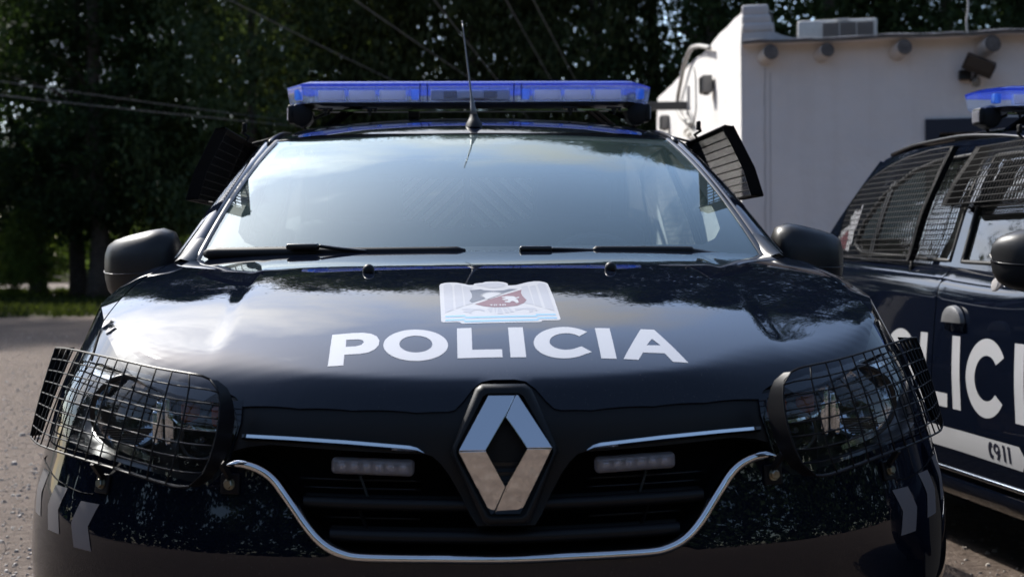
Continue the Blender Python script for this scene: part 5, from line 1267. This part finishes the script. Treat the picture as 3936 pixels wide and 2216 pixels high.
tree('evergreen_tree', 1930, 34, 0, 'dark evergreen behind the stepped corner of the parapet', GT, 1.0, 3.3)
tree('evergreen_tree', 2080, 29, 1, 'dark evergreen behind the white cooling unit on the roof', GT, .95, 4.1)
tree('evergreen_tree', 2230, 32, 0, 'dark evergreen behind the middle of the flat roof', GT, 1.0, 5.2)
tree('evergreen_tree', 2390, 30, 1, 'dark evergreen behind the roof left of the hanging wire', GT, 1.0, 0.1)
tree('evergreen_tree', 2560, 31, 0, 'dark evergreen at the right edge behind the flat roof', GT, 1.05, 1.7)
for u, d, k in ((2760, 34, 1), (2980, 33, 0), (-230, 38, 0), (-420, 40, 1), (-680, 35, 0), (-800, 36, 1), (-930, 34, 0), (-1080, 35, 1), (-1250, 34, 0)): tree('evergreen_tree', u, d, k, 'dark evergreen standing beyond the edge of the view', GT, 1.0, None, {-230: .5, -420: .40}.get(u, 1.08))
# yard trees mirrored in the chrome; unseen wood ring added to block low sky
for x, y, k, sc in ((-7.5, -20, 5, .62), (11, -30, 5, .7)):
    t = tree('yard_tree', 0, 10, k, 'green tree across the yard behind the camera', 'trees across the yard', sc); t.location = (x, y, 0)
r = np.random.default_rng(31); n0, n1 = 2600, 34000; n = n0+n1; core = np.arange(n) < n0
az = np.radians(r.uniform(78, 302, n)); rad = np.where(core, 51+r.uniform(-1.5, 1.5, n), 47+r.uniform(-4, 4, n)); xx = np.sin(az)*rad; yy = np.cos(az)*rad
top_ = np.where(core, -2.0, 0)+16+3.0*np.sin(az*9)+2.2*np.sin(az*23+1); zz = .3+top_*r.random(n)**.9
d_ = r.normal(size=(n, 3)); d_ /= np.linalg.norm(d_, axis=1)[:, None]; w_d = np.cross(d_, r.normal(size=(n, 3))); w_d /= np.linalg.norm(w_d, axis=1)[:, None]; l_ = np.where(core, 1.9, .50)[:, None]*(.6+.8*r.random(n))[:, None]
bw_o = bpy.data.objects.new('wood', quads(np.stack([xx, yy, zz], 1), d_*l_, w_d*l_*.6, 'wood', LEAF1)); C.objects.link(bw_o); tag(bw_o, 'unseen ring of green wood, added to darken the bumper reflection', 'wood', kind='stuff')
# far wood closing the gaps
r = np.random.default_rng(21); n = 26000; xx = r.uniform(-75, 60, n); top_ = 6.5+2.0*np.sin(xx*.21)+1.3*np.sin(xx*.57+1); zz = .4+top_*r.random(n)**.8; yy = 78+r.uniform(-4, 4, n)
d_ = r.normal(size=(n, 3)); d_ /= np.linalg.norm(d_, axis=1)[:, None]; w_d = np.cross(d_, r.normal(size=(n, 3))); w_d /= np.linalg.norm(w_d, axis=1)[:, None]; l_ = .38*(.6+.8*r.random(n))[:, None]
fw_o = bpy.data.objects.new('far_wood', quads(np.stack([xx, yy, zz], 1), d_*l_, w_d*l_*.6, 'far_wood', LEAF2)); C.objects.link(fw_o); tag(fw_o, 'distant green wood showing between the trunks', 'wood', kind='stuff')
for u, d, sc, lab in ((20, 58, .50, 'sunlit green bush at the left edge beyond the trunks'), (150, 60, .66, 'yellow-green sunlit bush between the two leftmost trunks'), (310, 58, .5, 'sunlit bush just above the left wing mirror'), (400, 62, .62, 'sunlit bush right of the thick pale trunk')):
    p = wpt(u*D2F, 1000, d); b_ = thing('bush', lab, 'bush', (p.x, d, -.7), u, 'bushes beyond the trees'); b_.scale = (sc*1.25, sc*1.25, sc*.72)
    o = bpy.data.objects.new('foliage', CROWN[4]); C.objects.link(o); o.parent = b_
# low sapling by the leftmost trunk
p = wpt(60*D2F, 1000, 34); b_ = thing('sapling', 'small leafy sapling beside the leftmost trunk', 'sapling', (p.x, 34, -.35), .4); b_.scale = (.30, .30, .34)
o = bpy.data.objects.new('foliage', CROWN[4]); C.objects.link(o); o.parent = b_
# grass under the trees
r = np.random.default_rng(5); n = 9000; yy = r.uniform(24, 44, n); xx = yy*r.uniform(-.42, -.16, n); cs = np.stack([xx, yy, np.full(n, .05)], 1); d_ = r.normal(size=(n, 3))*.5; d_[:, 2] = 1; d_ /= np.linalg.norm(d_, axis=1)[:, None]; w_d = np.cross(d_, r.normal(size=(n, 3))); w_d /= np.linalg.norm(w_d, axis=1)[:, None]; l_ = .085*(.5+r.random(n))[:, None]
go = bpy.data.objects.new('grass', quads(cs, d_*l_, w_d*l_*.3, 'grass', GRASSM)); C.objects.link(go); tag(go, 'short green grass growing under the trees', 'grass', kind='stuff')
# far yard: pale posts, dirt mounds, a bench-like slab
PW = pbr('weathered_white_post', (.50, .48, .44), .8, noise=.2)
for u, d, h, lab in ((8, 70, 1.45, 'pale concrete post at the left edge of the far yard'), (181, 62, 1.35, 'pale concrete post standing left of the paired trunks')):
    p = wpt(u*D2F, 1000, d); mb = MB().rbox((0, 0, h/2), (.16, .16, h), .02); mb.rbox((-.10, 0, h-.03), (.36, .14, .08), .02); o = mb.build('fence_post', PW, None); o.location = (p.x, d, 0); tag(o, lab, 'post', 'posts of the far yard')
for u, d, w, h, lab in ((40, 66, 3.2, .95, 'low dark mound of earth at the far left'), (150, 74, 5.0, 1.15, 'brown earth mound between the two left trunks')):
    p = wpt(u*D2F, 1000, d); mb = MB(); rows = []; rg_ = random.Random(u)
    for i in range(9):
        f = math.cos(i/8*math.pi/2); hh = h*(1-f**1.5); rows.append([Vector((w*f*math.cos(t)*(1+rg_.uniform(-.1, .1)), w*.5*f*math.sin(t)*(1+rg_.uniform(-.1, .1)), hh+rg_.uniform(-.06, .06)*h-.03)) for t in np.linspace(0, 6.283, 26)[:-1]])
    mb.grid([[r_[k] for r_ in rows] for k in range(25)], closed_u=True); o = mb.build('earth_mound', pbr('earth', (.07, .052, .045), .95, noise=.4, nscale=2), None, smooth=True); o.location = (p.x, d, 0); tag(o, lab, 'mound', 'mounds of earth')
p = wpt(222*D2F*.95, 1000, 60); o = MB().rbox((0, 0, .17), (1.0, .4, .10), .02).box((-.35, 0, .06), (.12, .36, .12)).box((.35, 0, .06), (.12, .36, .12)).build('slab_bench', PW, None); o.location = (p.x, 60, 0); tag(o, 'low pale slab bench on the dirt beyond the trees', 'bench')

# --- white adobe building
def wall_mat(name, col):
    m = pbr(name, tuple(c*.90 for c in col), .85, col2=col, nscale=1.6, spec=.2, bump=.45, bscale=6, bdist=.03); nt = m.node_tree; N, L = nt.nodes.new, nt.links.new
    b = [n for n in nt.nodes if n.type == 'BSDF_PRINCIPLED'][0]; src = b.inputs['Base Color'].links[0].from_socket
    tc = N('ShaderNodeTexCoord'); mp = N('ShaderNodeMapping'); mp.inputs['Scale'].default_value = (3.2, 3.2, .22); L(tc.outputs['Object'], mp.inputs[0])
    n = N('ShaderNodeTexNoise'); n.inputs['Scale'].default_value = 2.2; n.inputs['Detail'].default_value = 8; L(mp.outputs[0], n.inputs['Vector'])
    r = N('ShaderNodeValToRGB'); L(n.outputs[0], r.inputs[0]); e = r.color_ramp.elements; e[0].position = .30; e[1].position = .52; e[0].color = (.80, .77, .73, 1); e[1].color = (1, 1, 1, 1)
    x = N('ShaderNodeMix'); x.data_type = 'RGBA'; x.blend_type = 'MULTIPLY'; x.inputs[0].default_value = .22; L(src, x.inputs[6]); L(r.outputs[0], x.inputs[7]); L(x.outputs[2], b.inputs['Base Color'])
    return m
WALLM = wall_mat('whitewashed_adobe', (.83, .81, .79)); CAPW = wall_mat('limewashed_coping', (.60, .60, .61))
X0, Y0, HX, HY = 1.985, 12.0, 9.5, 10.4          # corner and the far right end of the front wall
fd_ = Vector((HX-X0, HY-Y0, 0)).normalized(); nf = Vector((fd_.y, -fd_.x, 0))       # along the front wall, and towards the viewer
bld = thing('adobe_building', 'white single-storey adobe building with log beam ends under its flat roof', 'building', (X0, Y0, 0))
B0 = Vector((X0, Y0, 0))
def bp(a, out, z): return fd_*a+nf*out+Vector((0, 0, z))
ZR = 2.80
# front wall as a slab with a window opening
aw0, aw1, zw0, zw1 = 1.635, 2.95, .95, 2.00
mb = MB(); A_ = 8.0; th = .35
for a0, a1, z0_, z1_ in ((0, aw0, 0, ZR), (aw1, A_, 0, ZR), (aw0, aw1, 0, zw0), (aw0, aw1, zw1, ZR)):
    n_a, n_z = max(1, int((a1-a0)/.25)), max(1, int((z1_-z0_)/.25)); ra = random.Random(int(a0*10+z0_*100))
    mb.grid([[bp(a0+(a1-a0)*i/n_a, 0, z0_+(z1_-z0_)*j/n_z) for j in range(n_z+1)] for i in range(n_a+1)])
for (p, q) in (((aw0, zw0), (aw0, zw1)), ((aw0, zw1), (aw1, zw1)), ((aw1, zw1), (aw1, zw0)), ((aw1, zw0), (aw0, zw0))): mb.add([bp(p[0], 0, p[1]), bp(q[0], 0, q[1]), bp(q[0], -th, q[1]), bp(p[0], -th, p[1])], [(0, 1, 2, 3)])
mb.add([bp(A_, 0, 0), bp(A_, 0, ZR), bp(A_, -6, ZR), bp(A_, -6, 0)], [(0, 1, 2, 3)])
fwall = mb.build('front_wall', WALLM, bld)
# side wall with a rough top edge and parapet
mb = MB(); rg_ = random.Random(4); ys_ = np.linspace(0, 6.6, 34); tops_ = [3.115+.008*math.sin(y*2.3)+rg_.uniform(-.010, .010)-.003*y for y in ys_]
xw = lambda y: -.005*y+.0
rows = [[Vector((xw(y)+.0025*math.sin(y*3+z*4), y, z)) for z in (0, .6, 1.2, 1.8, 2.4, 2.8)]+[Vector((xw(y)+.012, y, t-.03)), Vector((xw(y)+.05, y, t)), Vector((xw(y)+.24, y, t-.01)), Vector((xw(y)+.27, y, t-.05)), Vector((xw(y)+.30, y, 2.78))] for y, t in zip(ys_, tops_)]
mb.grid(rows); mb.add([Vector((0, 6.6, 0)), Vector((6, 6.6, 0)), Vector((6, 6.6, 2.8)), Vector((0, 6.6, 2.9))], [(0, 1, 2, 3)]); mb.build('side_wall', WALLM, bld, smooth=False, angle=40)
# stepped coping on the front end of the parapet
mb = MB(); prof = [(.005, 3.12), (.235, 3.125), (.255, 3.06), (.275, 2.985), (.305, 2.90), (.36, 2.865), (.44, 2.83), (.56, 2.802)]
prev = None
for k, (a0, a1, z0_, z1_) in enumerate(((.0, .225, 3.035, 3.122), (.0, .245, 2.965, 3.035), (.0, .27, 2.895, 2.965))):
    mb.rbox(bp((a0+a1)/2+.008, -.16+.012*k, (z0_+z1_)/2+.004), (a1-a0, .40, z1_-z0_+.012), .022, Matrix.Rotation(math.atan2(fd_.y, fd_.x)+R_(rg_.uniform(-1, 1)), 3, 'Z'))
sw = [(0, 2.80), (0, 2.895), (.27, 2.895), (.30, 2.875), (.37, 2.85), (.47, 2.825), (.60, 2.808), (.62, 2.80)]
mb.prism([bp(a+.008, .055, z) for a, z in sw], nf*-.45); mb.build('coping', CAPW, bld, angle=35)
# roof slab with ragged membrane edge and beam ends
mb = MB(); n_ = 60; rg_ = random.Random(9)
f1 = [bp(.02+7.9*i/n_, .17+.010*math.sin(i*1.7)+rg_.uniform(-.006, .006), 2.800+.004*math.sin(i*.9)+rg_.uniform(-.003, .003)) for i in range(n_+1)]
mb.ribbon(f1, [p-nf*6.2+Vector((0, 0, .05)) for p in f1]); mb.ribbon([p+Vector((0, 0, -.020)) for p in f1], f1)
sof = MB().ribbon([p-nf*.19+Vector((0, 0, -.018)) for p in f1], [p+Vector((0, 0, -.021)) for p in f1])
roofo = mb.build('flat_roof', pbr('grey_membrane', (.11, .105, .10), .7, noise=.35, nscale=6), bld)
sof.build('soffit', WALLM, roofo)
mb = MB(); e_ = [p+nf*.006+Vector((0, 0, .008)) for p in f1]; mb.tube(e_, [.006+.003*math.sin(i*2.1) for i in range(n_+1)], 5); mb.build('roof_edge', pbr('torn_foil', (.42, .42, .43), .45, noise=.5, nscale=9), roofo)
LOGW = pbr('whitewashed_log', (.60, .58, .55), .85, noise=.12, nscale=8); LOGE = pbr('log_end_grain', (.13, .12, .112), .9, noise=.4, nscale=18)
for u in (1938, 2078, 2268, 2486, 2700, 2930):
    q = FW+RT*((u*D2F-CX)/FPX); t_ = None
    a = ((q.x/q.y)*Y0-X0)/(fd_.x-(q.x/q.y)*fd_.y); L0, L1 = bp(a-.055, -.05, 2.676), bp(a+.015, .165, 2.704)
    r1 = .066+.006*((u//10) % 3-1); lg = MB(); lg.tube([L0, (L0+L1)/2, L1], [r1*1.04, r1, r1*.98], 18, cap=False); lo = lg.build('log_beam', LOGW, bld, smooth=True)
    ee = MB().lathe([(r1*.98, 0), (r1*.9, .004), (.001, .005)], L1, (L1-L0), 18, cap=False); ee.build('log_end', LOGE, lo)
# window: dark blue frame
mb = MB(); fw2 = .115
for a0, a1, z0_, z1_ in ((aw0-fw2, aw0, zw0-fw2, zw1+fw2), (aw1, aw1+fw2, zw0-fw2, zw1+fw2), (aw0, aw1, zw1, zw1+fw2), (aw0, aw1, zw0-fw2, zw0)):
    mb.prism([bp(a0, .025, z0_), bp(a1, .025, z0_), bp(a1, .025, z1_), bp(a0, .025, z1_)], nf*-.06)
wn = mb.build('window', pbr('navy_window_paint', (.012, .017, .036), .45), bld)
mb = MB(); mb.prism([bp(aw0, -.10, zw0), bp(aw1, -.10, zw0), bp(aw1, -.10, zw1), bp(aw0, -.10, zw1)], nf*-.02); mb.build('pane', pbr('dark_window_pane', (.01, .012, .013), .08, spec=.6), wn)
mb = MB()
for k in range(9): mb.tube([bp(aw0+(aw1-aw0)*(k+.5)/9, -.04, zw0), bp(aw0+(aw1-aw0)*(k+.5)/9, -.04, zw1)], .008, 6)
mb.build('window_bars', TRIM, wn)
# rain stains: thin crack line on the front wall below the first beam
mb = MB(); mb.tube([bp(.20, .004, 2.6-.1*k) + Vector((.004*math.sin(k*1.9), 0, 0)) for k in range(22)], .004, 4); mb.tube([bp(.245, .003, 2.55-.13*k) for k in range(14)], .0035, 4); mb.build('conduit_line', pbr('grey_conduit', (.50, .49, .48), .8), fwall)
# cooling unit on the roof
ac = thing('air_conditioner', 'white air conditioner with a grey louvred grille sitting on the flat roof', 'air conditioner', tuple(B0+bp(.82, -1.0, 2.835)), math.atan2(fd_.y, fd_.x))
ACW = pbr('cream_sheet_metal', (.60, .59, .56), .5, noise=.08)
MB().rbox((0, 0, .135), (.70, .50, .27), .02).build('casing', ACW, ac, angle=40)
MB().box((.095, -.252, .135), (.455, .012, .20)).build('grille_recess', pbr('grille_dark', (.09, .085, .085), .7), ac)
mb = MB()
for k in range(11): mb.box((.095, -.262, .050+.017*k), (.45, .012, .007), Matrix.Rotation(R_(25), 3, 'X'))
mb.build('louvre', pbr('louvre_grey', (.28, .265, .26), .6), ac)
mb = MB()
for x in (-.13, .02, .17, .32): mb.tube([(x, -.272, .03), (x, -.272, .24)], .004, 5)
for z in (.03, .24): mb.tube([(-.13, -.272, z), (.32, -.272, z)], .004, 5)
mb.build('grille_guard', ACW, ac)
MB().rbox((.05, -.255, .262), (.11, .02, .018), .004).build('catch', ACW, ac)
# floodlight on the front wall
pf_ = wpt(2462*D2F, 165*D2F, 11.45); fl = thing('floodlight', 'black floodlight tilted on the white wall under the roof edge', 'floodlight', tuple(pf_), math.atan2(fd_.y, fd_.x))
rot = Matrix.Rotation(R_(-24), 3, 'Y') @ Matrix.Rotation(R_(20), 3, 'X'); rot = Matrix.Rotation(R_(24), 3, 'Y') @ Matrix.Rotation(R_(22), 3, 'X')
MB().rbox((0, 0, 0), (.25, .12, .125), .012, rot).build('housing', TRIM, fl)
MB().box((0, -.066, 0), (.20, .006, .09), rot).build('lamp_glass', pbr('dull_lamp_glass', (.03, .03, .03), .3), fl)
MB().tube([(0, .03, -.02), (-.03, .10, -.10), (-.08, .26, -.12)], .014, 6).rbox((-.10, .12, -.06), (.10, .08, .08), .01).build('bracket', TRIM, fl)
MB().lathe([(.001, -.075), (.03, -.065), (.038, -.04), (.034, -.01), (.02, .01)], (-.02, .03, -.10), (0, 0, 1), 16).build('globe', tinted_plastic('clear_globe', (.8, .8, .76), (.35, .34, .31), wdif=.35), fl, smooth=True)
# wall lamps, pipe arm and cables on the sunlit side wall
XW = X0-.015
for u, v, lab in ((1797, 213, 'small grey wall lamp higher up on the sunlit side wall, nearer the corner'), (1688, 308, 'small dark wall lamp low at the far end of the sunlit side wall')):
    q = onx(u*D2F, v*D2F, XW+.02); l = thing('wall_lamp', lab, 'wall lamp', tuple(q), 0, 'lamps on the side wall')
    MB().rbox((-.085, 0, 0), (.10, .20, .17), .012).build('housing', pbr('weathered_grey', (.20, .195, .185), .6), l); MB().box((-.139, 0, .0), (.006, .17, .14)).build('lamp_glass', TRIM, l); MB().rbox((-.085, -.02, -.095), (.05, .05, .02), .006).build('socket', TRIM, l); MB().box((-.02, 0, 0), (.04, .08, .08)).build('bracket', TRIM, l)
q = onx(1733*D2F, 266*D2F, XW); mb = MB(); mb.rbox((-.44, 0, 0), (.90, .085, .088), .006); arm = mb.build('bracket_arm', pbr('dark_grey_steel', (.035, .035, .038), .5), None); arm.location = q; tag(arm, 'dark square steel arm sticking out of the side wall behind the light bar', 'steel arm')
MB().rbox((-.012, 0, .055), (.03, .10, .32), .006).build('mounting_plate', pbr('whitewashed_plate', (.55, .54, .53), .7), arm)
zc_ = (2500, 0, 2.59)
def cable(pts, r_, name, lab, off=-.05, col=(.40, .39, .37)):
    P = [onx(u, v, X0+off) for u, v in Z(zc_, pts)]; mb = MB(); mb.tube(catmull(P, 60), r_, 7); o = mb.build(name, pbr('grey_white_cable', col, .6), None, smooth=True); return tag(o, lab, 'cable', 'cables on the side wall')
cable([(590, 478), (540, 468), (470, 460), (405, 488), (355, 585), (325, 700), (298, 840), (275, 960), (272, 1060), (290, 1130), (335, 1190), (405, 1232)], .024, 'cable', 'thick pale cable arching over the top of the side wall', -.06)
cable([(405, 1232), (395, 1280), (425, 1340), (470, 1390), (520, 1440)], .016, 'cable', 'pale cable end running down behind the right window guard', -.05)
cable([(398, 1290), (375, 1285), (345, 1305), (345, 1335), (375, 1350), (400, 1330), (398, 1292)], .012, 'cable', 'small loop of cable hanging on the side wall', -.05, (.34, .31, .26))
cable([(380, 1095), (410, 1150), (425, 1240), (445, 1330), (470, 1390)], .014, 'cable', 'thin grey cable below the steel arm', -.03)
cable([(430, 670), (448, 780), (452, 900), (455, 1050), (445, 1150), (430, 1240)], .009, 'cable', 'thinnest cable running straight down the side wall', -.02)
# loose wire hanging above the roof
P = [wpt(u*D2F, v*D2F, 12.6) for u, v in ((2433, -40), (2434, 20), (2430, 60), (2436, 100))]; o = MB().tube(catmull(P, 20), .008, 6).build('roof_wire', pbr('pale_wire', (.45, .45, .45), .6), None, smooth=True); tag(o, 'thin pale wire hanging down onto the flat roof', 'wire')
# overhead cables
CBL = pbr('overhead_cable', (.10, .10, .105), .5)
for (a, b, d0, d1, sag, lab) in (((-150, 222), (760, 318), 17, 26, 3, 'lower overhead cable crossing the trees on the left'), ((-150, 182), (700, 300), 18, 27, 3, 'upper overhead cable crossing the trees on the left'), ((520, -30), (1110, 260), 16, 24, 4, 'overhead cable slanting down towards the left part of the light bar'),
        ((850, -30), (1210, 215), 16, 23, 3, 'overhead cable slanting down to the whip antenna'), ((1060, -40), (1330, 300), 17, 24, 2, 'overhead cable just right of the antenna tip'), ((1250, -40), (1420, 260), 18, 25, 2, 'overhead cable left of the steepest one above the light bar'), ((1320, -40), (1500, 300), 18, 25, 2, 'steepest overhead cable above the right half of the light bar')):
    P = [wpt((a[0]+(b[0]-a[0])*t)*D2F, (a[1]+(b[1]-a[1])*t+sag*4*t*(1-t))*D2F, d0+(d1-d0)*t) for t in np.linspace(0, 1, 24)]
    o = MB().tube(P, .0075, 5).build('overhead_cable', CBL, None, smooth=True); tag(o, lab, 'cable', 'overhead cables')
